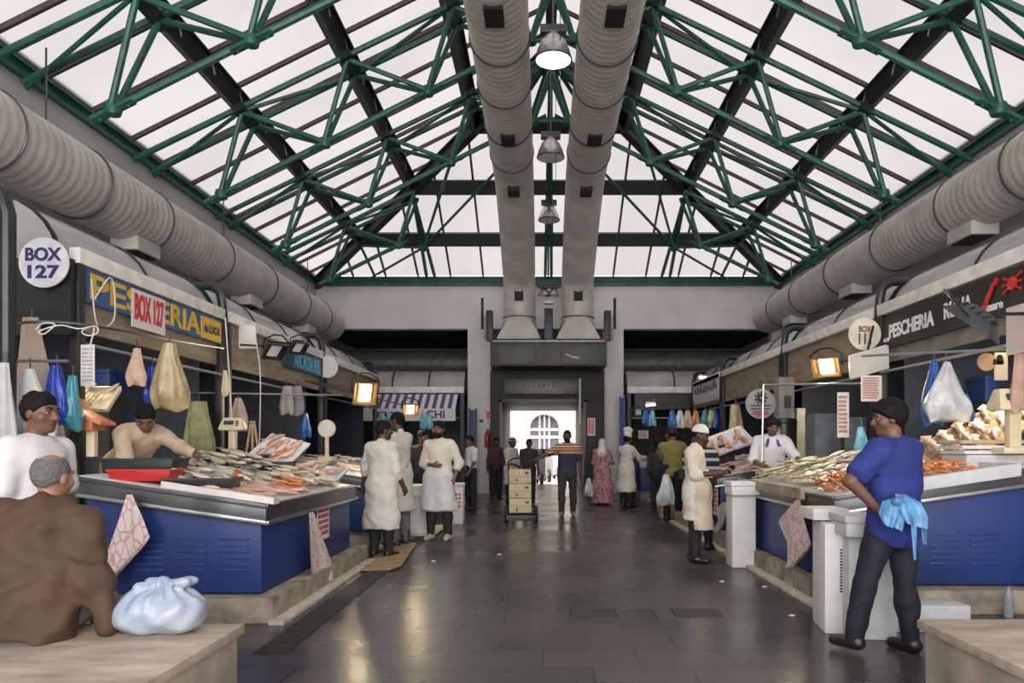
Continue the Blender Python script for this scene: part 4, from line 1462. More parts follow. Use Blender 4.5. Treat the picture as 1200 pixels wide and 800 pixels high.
    if beard:
        F = Field(hc - 0.2 * S, hc + 0.2 * S, min(vox, 0.009))
        F.ell(hp(0, -0.034, -0.062), np.array((0.063, 0.066, 0.07)) * S, HM, 0.001)
        nn = Hd @ np.array((0, -0.35, 1))
        F.plane(hp(0, -0.09, -0.047), nn / np.linalg.norm(nn), .015)
        F.folds(0.002, 110)
        mb = MB()
        F.into(mb)
        mb.tube([hp(-0.03, -0.088, -0.048), hp(0, -0.1, -0.042), hp(0.03, -0.088, -0.048)], 0.006 * S, 6)
        mb.build('beard', hairm, th, local=True, ang=80)
    # ---- clothes
    for wi, wr in enumerate(wear):
        kind, m = wr[0], wr[1]
        o = dict(wr[2]) if len(wr) > 2 else {}
        if kind == 'shoes':
            for n in 'RL':
                a = J['a' + n]
                fd = np.array((0.12 * (1 if n == 'L' else -1), -1, 0.0))
                F = Field(a - 0.25, a + np.array((.25, .25, o.get('h', .05) + .14)), min(vox, 0.011))
                F.cone(a + np.array((0, 0.035, -0.03)) * S, a + fd * 0.15 * S + np.array((0, 0, -0.042 * S)), 0.047 * S, 0.036 * S, 0.03)
                kv = J['k' + n] - a
                kv /= np.linalg.norm(kv)
                F.cone(a - kv * .02, a + kv * o.get('h', .05), 0.05 * S, 0.055 * S, 0.03)
                F.plane((0, 0, a[2] - 0.075 * S), (0, 0, -1))
                F.plane(a + kv * o.get('h', .05), kv)
                F.into(mb := MB())
                mb.build('shoe' if o.get('h', .05) < .1 else 'boot', m, th, local=True, ang=60)
            continue
        F = Field(lo - .06, hi + .06, vox)
        if kind == 'trousers':
            for n in 'RL':
                leg(F, n, o.get('g', 0.016), 0.015, o.get('end', 0.97))
            F.cone(tp(0, 0.004, -0.03), tp(0, 0, 0.08), 0.163 * S * bulk + .008, 0.155 * S * bulk + .008, 0.03, (fwd, 0.74))
            F.plane(tp(0, 0, 0.12), T @ np.array((0, 0, 1)))
            F.folds(0.0055, 18, wi)
            F.folds(0.003, 41, wi + 1)
            if o.get('end', 1) < 1:
                pass
        elif kind in ('shirt', 'coat', 'jacket', 'dress'):
            g = o.get('g', {'shirt': 0.014, 'coat': 0.020, 'jacket': 0.026, 'dress': 0.022}[kind])
            torso(F, g)
            if o.get('boxy'):
                F.cone(tp(0, 0, -0.06), tp(0, 0, .33), (.145 + .04 * o['boxy']) * S * bulk + g, .165 * S * bulk + g, .05, (fwd, .74))
            for n in 'RL':
                arm(F, n, g * 0.9 + 0.006, o.get('sleeve', 0.55), 0.03)
            if kind in ('coat', 'dress') or o.get('skirt'):
                hem = o.get('hem', 0.45)
                fl = o.get('flare', 0.05)
                for n in 'RL':
                    h, kn, a = J['h' + n], J['k' + n], J['a' + n]
                    F.cone(h, kn, 0.115 * S + g * .5, 0.10 * S + fl * .6, 0.09)
                    if hem < kn[2]:
                        F.cone(kn, a, 0.10 * S + fl * .6, 0.10 * S + fl, 0.09)
                mid = (J['hR'] + J['hL']) / 2
                md2 = (J['kR'] + J['kL']) / 2
                F.cone(mid, md2, 0.11 * S, 0.11 * S + fl, 0.09)
                if hem < md2[2]:
                    F.cone(md2, (J['aR'] + J['aL']) / 2, 0.11 * S + fl, 0.12 * S + fl, 0.09)
                F.plane((0, 0, hem), (0, 0, -1))
            else:
                F.plane(tp(0, 0, o.get('hem', -0.07)), T @ np.array((0, 0, -1)))
            # collar opening
            if kind != 'dress':
                F.cone(tp(0, 0.008, 0.50), tp(0, -0.002, 0.535), 0.072 * S, 0.066 * S, 0.01) if o.get('collar') else None
            F.folds(fold if o.get('fold') is None else o['fold'], 15 if kind != 'jacket' else 19, wi + len(label) * .1)
            F.folds(fold * .5, 37, wi + len(label) * .3)
            if kind == 'coat':
                F.folds(fold * .6, 31, wi + 2)
        elif kind == 'apron':
            hem = o.get('hem', 0.4)
            F.cone(tp(0, -0.045, 0.12), tp(0, -0.05, 0), 0.15 * S, 0.175 * S, 0.05, (fwd, 0.72))
            for n in 'RL':
                F.cone(J['h' + n] + (0, -.055, 0), J['k' + n] + (0, -.075, -.15), 0.135 * S, 0.15 * S, 0.09)
            F.plane((0, 0, hem), (0, 0, -1))
            F.plane((0, -0.03, 0), (0, 1, 0))
            F.folds(fold, 19, wi)
        elif kind == 'collar':
            F.cone(tp(0, 0.012, 0.50), tp(0, 0.0, 0.53), 0.098 * S, 0.080 * S, 0.01)
            for q in (-1, 1):
                F.cone(tp(.055 * q, -.075, 0.505), tp(.085 * q, -.15, 0.43), 0.026 * S, 0.022 * S, 0.012)
        elif kind == 'scarf':
            F.ell(hp(0, 0.02, 0.018), np.array((0.096, 0.115, 0.115)) * S, HM, 0.02)
            F.cone(hp(0, 0.03, -0.05), tp(0, 0.02, 0.44), 0.085 * S, 0.15 * S, 0.05)
            F.ell(hp(0, -0.12, -0.01), np.array((0.065, 0.07, 0.085)) * S, HM, 0.015, True)
            F.folds(0.004, 26, 1)
        F.into(mb := MB())
        nm = {'shirt': o.get('name', 'shirt'), 'apron': 'apron', 'scarf': 'headscarf'}.get(kind, kind)
        mb.build(nm, m, th, local=True, ang=80)
    # ---- hats
    if hat:
        kind, m = hat
        F = Field(hc - 0.28 * S, hc + np.array((.28, .28, .42)) * S, min(vox, 0.01))
        if kind == 'toque':
            F.cone(hp(0, 0.01, 0.06), hp(0, 0.02, 0.2), 0.092 * S, 0.098 * S, 0.01)
            F.ell(hp(0, 0.02, 0.235), np.array((0.115, 0.115, 0.06)) * S, HM, 0.03)
            F.plane(hp(0, 0, 0.05), Hd @ np.array((0, 0, -1)))
            F.folds(0.004, 40, 1)
        else:
            F.ell(hp(0, 0.014, 0.03), np.array((0.09, 0.11, 0.112)) * S, HM, 0.001)
            nn = Hd @ np.array((0, -0.25, -1))
            F.plane(hp(0, 0, 0.035), nn / np.linalg.norm(nn))
            if kind == 'peak':
                F.ell(hp(0, -0.14, 0.052), np.array((0.07, 0.07, 0.012)) * S, HM, 0.01)
        F.into(mb := MB())
        mb.build('chef_hat' if kind == 'toque' else 'cap', m, th, local=True, ang=60)
    return th


BOOT = ('shoes', M_boot, {'h': 0.24})
SHOE = ('shoes', M_boot, {})

# --- near figures
person('man in a plain white T-shirt with short black hair, in profile behind the seated man', (-3.02, 4.42, 0), 78, 1.74, head=(4, 4), skin=SKIN_B,
       wear=(('trousers', M_navyT), ('shirt', M_tee, {'sleeve': 0.75, 'g': 0.022, 'hem': -.12, 'neck': .535}), SHOE), hair='short', vox=0.0085, fold=0.006, bulk=1.05)

person('seated man seen from behind in a brown jacket, balding grey hair', (-2.53, 3.66, 0), 183, 1.72, lean=6, side=-5, head=(-14, 4), hip=0.58,
       aR=((0.22, -0.05, -1), (0.32, 0.12, -1)), aL=((0.3, 0.1, -1), (0.1, 0.7, -.7)),
       lR=((0.12, 1, -0.04), (0.0, 0.05, -1)), lL=((0.12, 1, -0.04), (0.0, 0.05, -1)), skin=SKIN_L, hair='bald', hairm=M_hairG,
       wear=(('trousers', M_greyT, {}), ('jacket', M_jack, {'sleeve': 2.0, 'hem': -0.13, 'collar': 1, 'g': 0.036, 'boxy': 1}), SHOE), vox=0.009, fold=0.015, bulk=1.1)

person('man in a royal blue polo shirt, a light blue plastic bag tied at his waist', (2.38, 5.04, 0), -148, 1.735, lean=-1, head=(48, 8), skin=SKIN_B,
       aL=((0.66, 0.30, -0.72), (-0.52, -0.36, -0.66)), aR=((0.12, 0.35, -.9), (-.3, .9, .1)),
       lL=((0.20, 0.24, -1), (0.16, 0.10, -1)), lR=((0.03, -0.04, -1), (0.02, -0.1, -1)), hair='thick',
       wear=(('trousers', M_navyT, {'g': 0.02}), ('shirt', M_polo, {'sleeve': 0.7, 'g': 0.024, 'hem': -.19, 'collar': 1, 'name': 'polo_shirt', 'boxy': .6}), SHOE), vox=0.009, fold=0.009, bulk=1.08)

# --- left side workers
person('vendor in a pale smock bending forward over the fish, black hair bowed', (-3.98, 7.1, 0.3), 50, 1.74, lean=50, head=(-25, 40), skin=SKIN_B,
       aR=((0.1, 0.5, -0.8), (0.0, 0.9, -0.4)), aL=((0.25, 0.95, -0.45), (0.1, 1.0, -0.3)), wear=(('trousers', M_trou), ('coat', mat('beige_smock', (0.5, 0.38, 0.27), .8, var=.1, bump=.15, bscale=14), {'sleeve': 1.9, 'hem': .5}), SHOE), vox=0.012)
person('dark haired man in a long white coat and black boots, standing on the brown cardboard', (-2.03, 9.35, 0.0), 155, 1.74, head=(-38, 6), skin=SKIN_D,
       aL=((0.45, 0.2, -1), (0.3, 0.15, -1)), aR=((0.15, 0.1, -1), (0.05, 0.5, -.8)), wear=(('trousers', M_trou), ('coat', M_coat, {'sleeve': 1.25, 'hem': 0.36, 'collar': 1}), BOOT), hair='short', vox=0.011)
person('tall man in a long white coat and grey trousers, turned towards the fish counter', (-2.0, 10.35, 0.0), -112, 1.9, head=(10, 6), skin=SKIN_D,
       aL=((0.12, 0.25, -1), (-0.05, 0.9, -.45)), aR=((0.15, 0.3, -1), (0, .9, -.5)), wear=(('trousers', M_greyT), ('coat', M_coat, {'sleeve': 1.2, 'hem': 0.5, 'collar': 1}), ('shoes', M_bootB, {'h': 0.28})), hair='crop', vox=0.012)
person('bearded man in a white coat and apron facing the camera, one forearm across his belly', (-1.54, 11.07, 0.0), -12, 1.79, head=(-6, 2), skin=SKIN_B, beard=True,
       aR=((0.25, 0.1, -1), (-0.85, 0.55, -0.05)), aL=((0.5, -0.15, -1), (-0.25, 0.35, -1)), wear=(('trousers', M_trou), ('coat', M_coatB, {'sleeve': 1.3, 'hem': 0.43, 'collar': 1}), ('apron', M_apron, {'hem': 0.45}), ('shoes', M_shoeW)), hair='short', vox=0.011,
       lR=((0.08, 0, -1), (0.02, 0, -1)), lL=((0.08, 0, -1), (0.02, 0, -1)))
person('man in a dark shirt half hidden between the tall man and the bearded man', (-2.02, 12.4, 0.0), 20, 1.68, head=(30, 10), skin=SKIN_B,
       wear=(('trousers', M_trou), ('shirt', M_dkshirt, {'sleeve': .6}), SHOE), vox=0.014)
person('young man in a white T-shirt and dark trousers standing by the grey end wall pillar', (-1.56, 16.2, 0.0), -60, 1.64, head=(0, 8), skin=SKIN_B,
       aL=((0.15, 0.1, -1), (0, .5, -.8)), wear=(('trousers', M_navyT), ('shirt', M_tee, {'sleeve': 0.7, 'hem': -.12, 'g': .02}), SHOE), vox=0.014)
person('person in dark clothes standing in the shade at the entrance edge', (-1.22, 19.4, 0.0), 15, 1.62, skin=SKIN_D, wear=(('trousers', M_trou), ('shirt', mat('maroon_top', (0.06, 0.015, 0.02), .8), {'sleeve': 2.0}), SHOE), vox=0.016)
person('man in a pale work coat and striped cap walking behind the loaded trolley', (-0.74, 17.4, 0.0), 50, 1.61, head=(10, 8), skin=SKIN_D,
       aR=((0.1, 0.3, -1), (0, 1, -.3)), wear=(('trousers', M_trou), ('coat', mat('dusty_coat', (0.42, 0.40, 0.35), .8, var=.1), {'sleeve': 1.2, 'hem': 0.5}), SHOE), hat=('peak', striped('cap_stripe', [(0, _w), (.35, _k), (.55, _w), (.75, _k)], 1.45, 1.66)), vox=0.014)
person('man in a charcoal T-shirt standing in the doorway light behind the trolley', (-0.34, 18.4, 0.0), 5, 1.58, skin=SKIN_D, bulk=1.08,  # the backlit darkness of his face is put into the skin colour
       wear=(('trousers', M_trou), ('shirt', mat('charcoal_tee', (0.035, 0.034, 0.03), .85), {'sleeve': 0.6, 'hem': -.12}), SHOE), vox=0.014)
person('man in an orange and navy striped polo walking in from the doorway, pulling the trolley', (0.49, 14.75, 0.0), -4, 1.74, head=(-6, 4), skin=SKIN_D, bulk=1.08,
       aR=((0.95, 0.25, -0.55), (0.85, 0.25, -0.4)), aL=((0.22, -0.1, -1), (0.08, .15, -1)), lR=((0.05, 0.16, -1), (0, -0.05, -1)), lL=((0.05, -0.12, -1), (0, -0.2, -1)), hair='crop', beard=True,
       wear=(('trousers', mat('dark_khaki', (0.035, 0.033, 0.028), .8, var=.2, bump=.15)), ('shirt', M_polostripe, {'sleeve': 0.75, 'hem': -.14, 'g': .02, 'name': 'polo_shirt'}), ('shoes', mat('tan_sandal', (.25, .16, .09), .6))), vox=0.011)

# --- right side workers and shoppers
person('woman in a long pink patterned dress and white headscarf, seen from behind', (1.40, 17.5, 0.0), 160, 1.58, skin=SKIN_L,
       aR=((0.2, 0.4, -1), (-.1, 1, -.1)), aL=((0.2, .2, -1), (0, .8, -.4)), wear=(('dress', M_dress, {'sleeve': 1.9, 'hem': 0.06, 'flare': 0.09}), ('scarf', mat('white_headscarf', (0.62, 0.58, 0.58), .8)), SHOE), hair=None, vox=0.014, fold=.006)
person('cook in a tall white hat and long cream coat, reaching to the cross counter', (1.90, 16.8, 0.0), 128, 1.68, head=(10, 6), skin=SKIN_B,
       aR=((0.1, 0.75, -0.7), (0.0, 1.0, -0.1)), aL=((0.2, 0.7, -0.7), (0, 1, -.15)), wear=(('trousers', M_trou), ('coat', M_coatB, {'sleeve': 1.8, 'hem': 0.36, 'collar': 1}), SHOE), hat=('toque', M_tee), vox=0.013)
person('man in an olive T-shirt and dark trousers with his back to the aisle', (2.44, 13.95, 0.0), 176, 1.77, head=(-12, 4), skin=SKIN_B, bulk=1.08,
       aR=((0.1, 0.5, -.9), (-.1, 1, 0)), aL=((0.1, 0.5, -.9), (-.1, 1, 0)), wear=(('trousers', M_navyT), ('shirt', M_olive, {'sleeve': .65, 'hem': -.1, 'g': .02}), SHOE), hat=('cap', mat('maroon_cap', (.05, .012, .02), .8)), vox=0.013)
person('person in a red cap and pale top facing out from behind the olive T-shirt man', (2.75, 16.2, 0.0), 30, 1.68, skin=SKIN_B, wear=(('trousers', M_trou), ('shirt', mat('pale_top', (.5, .46, .4), .8), {'sleeve': 1.5}), SHOE), hat=('cap', mat('red_cap', (.35, .03, .03), .8)), vox=0.015)
person('shopper in a dark navy top at the far counter end', (2.42, 15.6, 0.0), 165, 1.5, skin=SKIN_B, wear=(('trousers', M_trou), ('shirt', M_dkshirt, {'sleeve': 1.6}), SHOE), vox=0.015)
person('man in a white cap, long cream coat and black boots, looking down at his hands', (1.84, 8.98, 0.0), 68, 1.68, head=(-4, 22), skin=SKIN_D,
       aR=((0.1, 0.15, -1), (-.1, 1, 0.1)), aL=((0.1, 0.2, -1), (-.1, 1, 0.1)), lR=((0.04, 0.08, -1), (0, -.02, -1)), lL=((0.04, -.04, -1), (0, -.06, -1)),
       wear=(('trousers', M_trou), ('coat', M_coatB, {'sleeve': 1.25, 'hem': 0.52, 'collar': 1}), ('apron', mat('long_apron', (0.55, 0.47, 0.36), .8, var=.15, bump=.2, bscale=14), {'hem': 0.4}), BOOT), hat=('cap', M_tee), hair='crop', vox=0.0105)
person('person in a black and white striped top and dark cap behind the white capped man', (2.14, 10.05, 0.0), 150, 1.64, head=(-20, 6), skin=SKIN_D,
       aR=((0.12, 0.4, -1), (-.1, 1, -.2)), wear=(('trousers', M_navyT), ('shirt', M_bwstripe, {'sleeve': .8, 'hem': -.14, 'g': .022}), SHOE), hat=('cap', mat('dark_green_cap', (.012, .03, .03), .7)), vox=0.012)
person('vendor in a white shirt with a blue collar, looking down behind the heaped fish', (3.02, 9.85, 0.2), -8, 1.6, lean=12, head=(4, 18), skin=SKIN_B,
       aR=((0.3, 0.1, -1), (-.3, .9, -.2)), aL=((0.5, 0.35, -.8), (0.2, 1.0, -.2)), wear=(('trousers', M_trou), ('shirt', M_tee, {'sleeve': .95, 'hem': -.1, 'g': .03}), ('collar', mat('blue_collar', (.05, .08, .30), .8)), SHOE), hair='thick', vox=0.0105, bulk=1.05)
# ================================================================ fish and seafood
def fishmat(name, back, belly, rough=0.3, scale=14, mott=0.25):
    m = mat(name, belly, rough)
    nt, b, N, L = nodes(m)
    tc, sp, rp, nz, mx, oi = N('ShaderNodeTexCoord'), N('ShaderNodeSeparateXYZ'), N('ShaderNodeValToRGB'), N('ShaderNodeTexNoise'), N('ShaderNodeMath'), N('ShaderNodeObjectInfo')
    L(tc.outputs['Generated'], sp.inputs[0])
    nz.inputs['Scale'].default_value = scale
    L(tc.outputs['Object'], nz.inputs['Vector'])
    mx.operation = 'MULTIPLY_ADD'
    mx.inputs[1].default_value = mott
    L(nz.outputs['Fac'], mx.inputs[0])
    L(sp.outputs['Y'], mx.inputs[2])
    L(mx.outputs[0], rp.inputs['Fac'])
    rp.color_ramp.elements[0].position = 0.45 + mott * .5
    rp.color_ramp.elements[1].position = 0.68 + mott * .5
    rp.color_ramp.elements[0].color = (*belly, 1)
    rp.color_ramp.elements[1].color = (*back, 1)
    hs = N('ShaderNodeHueSaturation')
    mr = N('ShaderNodeMapRange')
    mr.inputs['To Min'].default_value = 0.7
    mr.inputs['To Max'].default_value = 1.25
    L(oi.outputs['Random'], mr.inputs['Value'])
    L(mr.outputs[0], hs.inputs['Value'])
    L(rp.outputs[0], hs.inputs['Color'])
    L(hs.outputs[0], b.inputs['Base Color'])
    return m


F_silver = fishmat('silver_fish_skin', (0.09, 0.09, 0.095), (0.64, 0.58, 0.49))
F_grey = fishmat('grey_fish_skin', (0.035, 0.035, 0.04), (0.38, 0.35, 0.31))
F_cream = fishmat('pale_fish_skin', (0.28, 0.22, 0.15), (0.68, 0.58, 0.44))
F_pink = fishmat('pink_fish_skin', (0.45, 0.14, 0.09), (0.68, 0.42, 0.32))
F_orange = fishmat('orange_prawn_shell', (0.6, 0.17, 0.05), (0.72, 0.38, 0.16))
F_green = fishmat('olive_fish_skin', (0.09, 0.10, 0.045), (0.52, 0.48, 0.32))
F_squid = fishmat('squid_skin', (0.40, 0.27, 0.22), (0.66, 0.52, 0.44), mott=.6)
F_flesh = mat('cut_fish_flesh', (0.55, 0.13, 0.05), 0.35, var=0.3, scale=12)
F_eye = mat('fish_eye', (0.02, 0.02, 0.02), 0.1)


def fish_mesh(deep=0.22, thick=0.11, tail=0.2):
    """a fish lying on its flank along +X (head), length 1; returns a builder"""
    mb = MB()
    prof = [(-0.42, 0.04), (-0.33, 0.07), (-0.2, 0.36), (-0.02, 0.8), (0.15, 1.0), (0.3, 0.92), (0.41, 0.62), (0.48, 0.25), (0.5, 0.05)]
    rings = []
    for x, k in prof:
        rings.append([(x, deep / 2 * k * math.cos(a) + 0.012 * k, thick / 2 * max(k, .15) * math.sin(a)) for a in [2 * PI * j / 9 for j in range(9)]])
    mb.loft(rings)
    t = 0.008
    for s in (-1, 1):       # forked tail
        mb.loft([[(-0.38, s * 0.005, -t), (-0.38, s * .05, -t), (-0.38, s * .05, t), (-0.38, s * .005, t)],
                 [(-0.52, s * .02, -t), (-0.56, s * deep * .62, -t), (-0.56, s * deep * .62, t), (-0.52, s * .02, t)]])
    mb.loft([[(0.22, deep * .46, -t), (-0.18, deep * .2, -t), (-0.18, deep * .2, t), (0.22, deep * .46, t)],
             [(0.08, deep * .72, -t), (-0.16, deep * .44, -t), (-0.16, deep * .44, t), (0.08, deep * .72, t)]])
    mb.loft([[(0.1, -deep * .4, -t), (-0.08, -deep * .32, -t), (-0.08, -deep * .32, t), (0.1, -deep * .4, t)],
             [(0.0, -deep * .62, -t), (-0.1, -deep * .5, -t), (-0.1, -deep * .5, t), (0.0, -deep * .62, t)]])
    return mb


def squid_mesh():
    mb = MB()
    mb.loft([[(x, k * .12 * math.cos(a), k * .07 * math.sin(a)) for a in [2 * PI * j / 9 for j in range(9)]] for x, k in ((.5, .05), (.4, .5), (.2, .9), (0, 1), (-.12, .8), (-.16, .5), (-.24, .6), (-.28, .3))])
    for j in range(5):
        y = (j - 2) * .035
        mb.tube([(-.24, y * .6, 0), (-.36, y * 1.4, .012), (-.5, y * 2.4, -.01)], [.022, .016, .006], 5)
    mb.loft([[(.46, -.02, 0), (.46, .02, 0), (.46, .02, .01), (.46, -.02, .01)], [(.3, -.2, 0), (.3, .2, 0), (.3, .2, .01), (.3, -.2, .01)], [(.15, -.08, 0), (.15, .08, 0), (.15, .08, .01), (.15, -.08, .01)]])
    return mb


def prawn_mesh():
    mb = MB()
    pts = [(0.42 * math.cos(a), 0.42 * math.sin(a) - .2, 0) for a in [R(x) for x in (20, 50, 80, 110, 140, 170)]]
    mb.tube(pts, [.07, .11, .12, .10, .07, .03], 7)
    mb.tube([pts[-1], (-.5, -.3, 0), (-.55, -.42, 0)], [.03, .09, .02], 6, flat=.3)
    for s in (-1, 1):
        mb.tube([pts[0], (.55, .02, .03 * s), (.5, -.3, .08 * s)], [.015, .01, .006], 4)
    return mb


def proto(name, mb, m):
    mb2 = MB()
    mb2.v, mb2.f, mb2.m = mb.v, mb.f, mb.m
    me_o = mb2.build(name, m, local=True, ang=60)
    return me_o


PR = {}
for key, nm, mk, m in (('silver', 'silver_fish', fish_mesh(.2, .12), F_silver), ('cream', 'pale_fish', fish_mesh(.24, .13), F_cream),
                       ('pink', 'pink_fish', fish_mesh(.26, .13), F_pink), ('olive', 'olive_fish', fish_mesh(.2, .12), F_green), ('squid', 'squid', squid_mesh(), F_squid), ('prawn', 'prawn', prawn_mesh(), F_orange),
                       ('dark', 'dark_fish', fish_mesh(.22, .14), F_grey)):
    PR[key] = proto(nm, mk, m)
USED = set()
RND = random.Random(5)


def lay(key, loc, rot, size, label, group, cat):
    src = PR[key]
    if key not in USED:
        USED.add(key)
        o = src
    else:
        o = src.copy()
        COL.objects.link(o)
    o.location = loc
    o.rotation_euler = rot
    o.scale = (size,) * 3 if isinstance(size, (int, float)) else size
    o['label'], o['category'], o['group'] = label, cat, group
    return o


def heap(key, sd, xr, yr, n, size, ang, label, group, cat='fish', top=None, layers=1, jit=14, hump=0.0):
    """spread n pieces over a patch of a counter (x range measured as |x|), rows with jitter, optional mound"""
    x0, x1 = xr
    y0, y1 = yr
    per = max(1, int(round(n / layers)))
    w, d = y1 - y0, x1 - x0
    cols = max(1, int(round(math.sqrt(per * w / max(d, .01)))))
    rows = max(1, int(math.ceil(per / cols)))
    k = 0
    for l in range(layers):
        for i in range(rows):
            for j in range(cols):
                if k >= n:
                    return
                k += 1
                u = (i + .5 + RND.uniform(-.3, .3)) / rows
                v = (j + .5 + RND.uniform(-.3, .3)) / cols
                x, y = x0 + d * u, y0 + w * v
                z = (top(x) if top else ztop(x, sd) + 0.022) + 0.028 + l * 0.05 + hump * math.sin(PI * min(max(u, 0), 1)) * math.sin(PI * min(max(v, 0), 1)) + RND.uniform(0, .018)
                s = size * RND.uniform(.85, 1.15)
                lay(key, (sd * x, y, z), (R(RND.uniform(-12, 12)), R(RND.uniform(-8, 8)) + (-.15 if math.cos(R(ang)) * sd > 0 else .15), R(ang + RND.uniform(-jit, jit))), s, label, group, cat)


# left near counter
heap('silver', -1, (2.62, 3.3), (6.2, 7.2), 30, .34, -35, 'silver fish in the slanting rows between the black tray and the cut tuna', 'silver fish by the black tray', layers=2, hump=.06)
heap('cream', -1, (2.33, 2.95), (7.2, 8.6), 52, .30, -30, 'pale fish heaped at the aisle end of the blue counter by the tied bag', 'pale fish at the aisle end', layers=2, hump=.08)
heap('pink', -1, (2.30, 2.8), (6.02, 7.2), 40, .26, -12, 'pink orange fish along the front lip of the counter by the tied bag', 'pink fish on the front lip', layers=1)
heap('silver', -1, (2.95, 3.65), (7.3, 8.6), 56, .33, -40, 'silver fish piled at the back of the counter below the olive apron', 'silver fish below the olive apron', layers=3, hump=.16)
heap('prawn', -1, (2.3, 2.6), (6.9, 7.35), 20, .12, 20, 'orange prawn in the little heap beside the cut red tuna', 'prawns by the tuna piece', 'prawn', layers=2, hump=.03)
heap('dark', -1, (2.95, 3.35), (7.0, 7.3), 4, .46, 150, 'large dark fish lying behind the cut red tuna', 'dark fish behind the tuna piece')
# left further counters
heap('cream', -1, (2.4, 3.0), (10.4, 13.0), 22, .36, -30, 'pale fish on the counter behind the tall man in white', 'pale fish behind the tall man', layers=1)
heap('dark', -1, (3.0, 3.6), (10.4, 13.2), 18, .36, -30, 'dark silver fish at the back of the counter behind the tall man', 'dark fish behind the tall man', layers=1, hump=.1)
heap('dark', -1, (2.4, 3.5), (14.0, 17.0), 16, .4, 30, 'dark fish on the counter behind the bearded man', 'dark fish behind the bearded man')
# right near counter
heap('olive', 1, (2.58, 3.25), (7.5, 9.1), 54, .32, 25, 'olive green fish heaped in front of the blue collared vendor', 'olive fish before the vendor', layers=2, hump=.12)
heap('cream', 1, (2.55, 3.15), (6.6, 7.6), 36, .30, 30, 'pale fish heaped beside the arm of the blue polo man', 'pale fish beside the blue polo man', layers=2, hump=.08)
heap('silver', 1, (3.2, 3.8), (7.7, 9.1), 44, .32, 20, 'silver fish at the back of the counter below the grey lockers', 'silver fish below the grey lockers', layers=2, hump=.12)
heap('prawn', 1, (2.5, 2.85), (6.4, 6.95), 34, .13, 60, 'orange prawn spilling over the counter corner by the blue polo man', 'prawns by the blue polo man', 'prawn', layers=2, hump=.05)
heap('prawn', 1, (3.0, 3.75), (6.3, 6.75), 44, .15, 20, 'orange prawn in the grey foam tray under the sloping squid board', 'prawns in the grey foam tray', 'prawn', layers=2, hump=.04)
heap('pink', 1, (2.9, 3.6), (6.85, 7.6), 18, .3, 15, 'pink fish behind the prawns on the counter of the blue polo man', 'pink fish behind the prawns')
# right further counters
heap('pink', 1, (2.55, 3.1), (10.6, 13.0), 22, .33, 25, 'pink fish heaped behind the man in the striped top', 'pink fish behind the striped top', layers=1, hump=.12)
heap('cream', 1, (3.0, 3.7), (10.6, 13.2), 18, .33, 25, 'pale fish at the back of the counter behind the striped top', 'pale fish behind the striped top', hump=.1)
heap('cream', 1, (2.9, 3.8), (14.2, 17.2), 16, .36, 20, 'pale fish on the counter behind the olive T-shirt man', 'pale fish behind the olive man')
heap('pink', 1, (2.65, 3.9), (19.4, 20.4), 18, .3, 80, 'orange pink fish on the cross counter by the chef hat', 'fish on the cross counter', top=lambda x: 1.0)
heap('dark', -1, (3.1, 4.9), (19.4, 20.4), 14, .3, 80, 'dark fish on the cross counter under the striped awning', 'fish on the awning counter', top=lambda x: 1.0)

# cut tuna piece and trays on the left counter
th = thing('tuna_piece', 'dark cut tuna section showing a round red orange face', 'fish', (-2.75, 6.75, 1.02))
a, b_ = Vector((-3.05, 6.62, 1.13)), Vector((-2.74, 6.62, 1.10))
MB().tube([a, a.lerp(b_, .4), b_], [.05, .085, .095], 16).build('loin', F_grey, th)
MB().tube([b_, b_ + Vector((.015, -0.004, 0))], .09, 16).build('cut_face', F_flesh, th)


def tray(c, w, d, h, m, label, rot=0, tilt=(0, 0), name='fish_tray', wall=0.018, group=None, lip=True, cat='tray'):
    """open tray, local x width, y depth"""
    th = thing(name, label, cat, c, 0, group)
    th.rotation_euler = (R(tilt[0]), R(tilt[1]), R(rot))
    mb = MB()
    o = [(-w / 2, -d / 2), (w / 2, -d / 2), (w / 2, d / 2), (-w / 2, d / 2)]
    def ring(k, z):
        return [(x * k, y * k, z) for x, y in o]
    ki = 1 - 2 * wall / min(w, d)
    mb.loft([ring(.92, 0), ring(1, h), ring(ki, h), ring(ki * .93, wall)])
    mb.build('shell', m, th, local=True, bevel=0.004)
    if lip:
        mb = MB()
        for p, q in zip(o, o[1:] + o[:1]):
            mb.bar((*p, h), (*q, h), .022, .014)
        mb.build('rim', m, th, local=True)
    return th


M_redtray = mat('red_plastic', (0.5, 0.02, 0.02), 0.35)
M_blktray = mat('black_plastic', (0.016, 0.017, 0.018), 0.35)
tray((-3.3, 6.2, ztop(3.3, -1) + .03), .5, .32, .09, M_redtray, 'shallow red plastic tray at the back corner of the counter', 4)
tray((-2.85, 6.22, ztop(2.85, -1) + .03), .56, .3, .085, M_blktray, 'black plastic tray in front of the cut tuna', 6)
tray((-3.45, 6.45, ztop(3.4, -1) + .05), .62, .3, .14, mat('dark_green_tray', (.02, .03, .026), .4), 'dark green crate under the orange weighing scale', 0)
wl = MB()
wl.loft([[(-3.05 + .9 * t, 5.93 + .0 * t, ztop(3.05 - .9 * t, -1) + h) for h in (0.022, .075)] + [(-3.05 + .9 * t, 6.06, ztop(3.05 - .9 * t, -1) + h) for h in (.06, .022)] for t in [k / 10 for k in range(11)]])
tag(wl.build('white_liner_sheet', M_paper), 'white lining sheet folded over the front lip of the counter', 'paper')

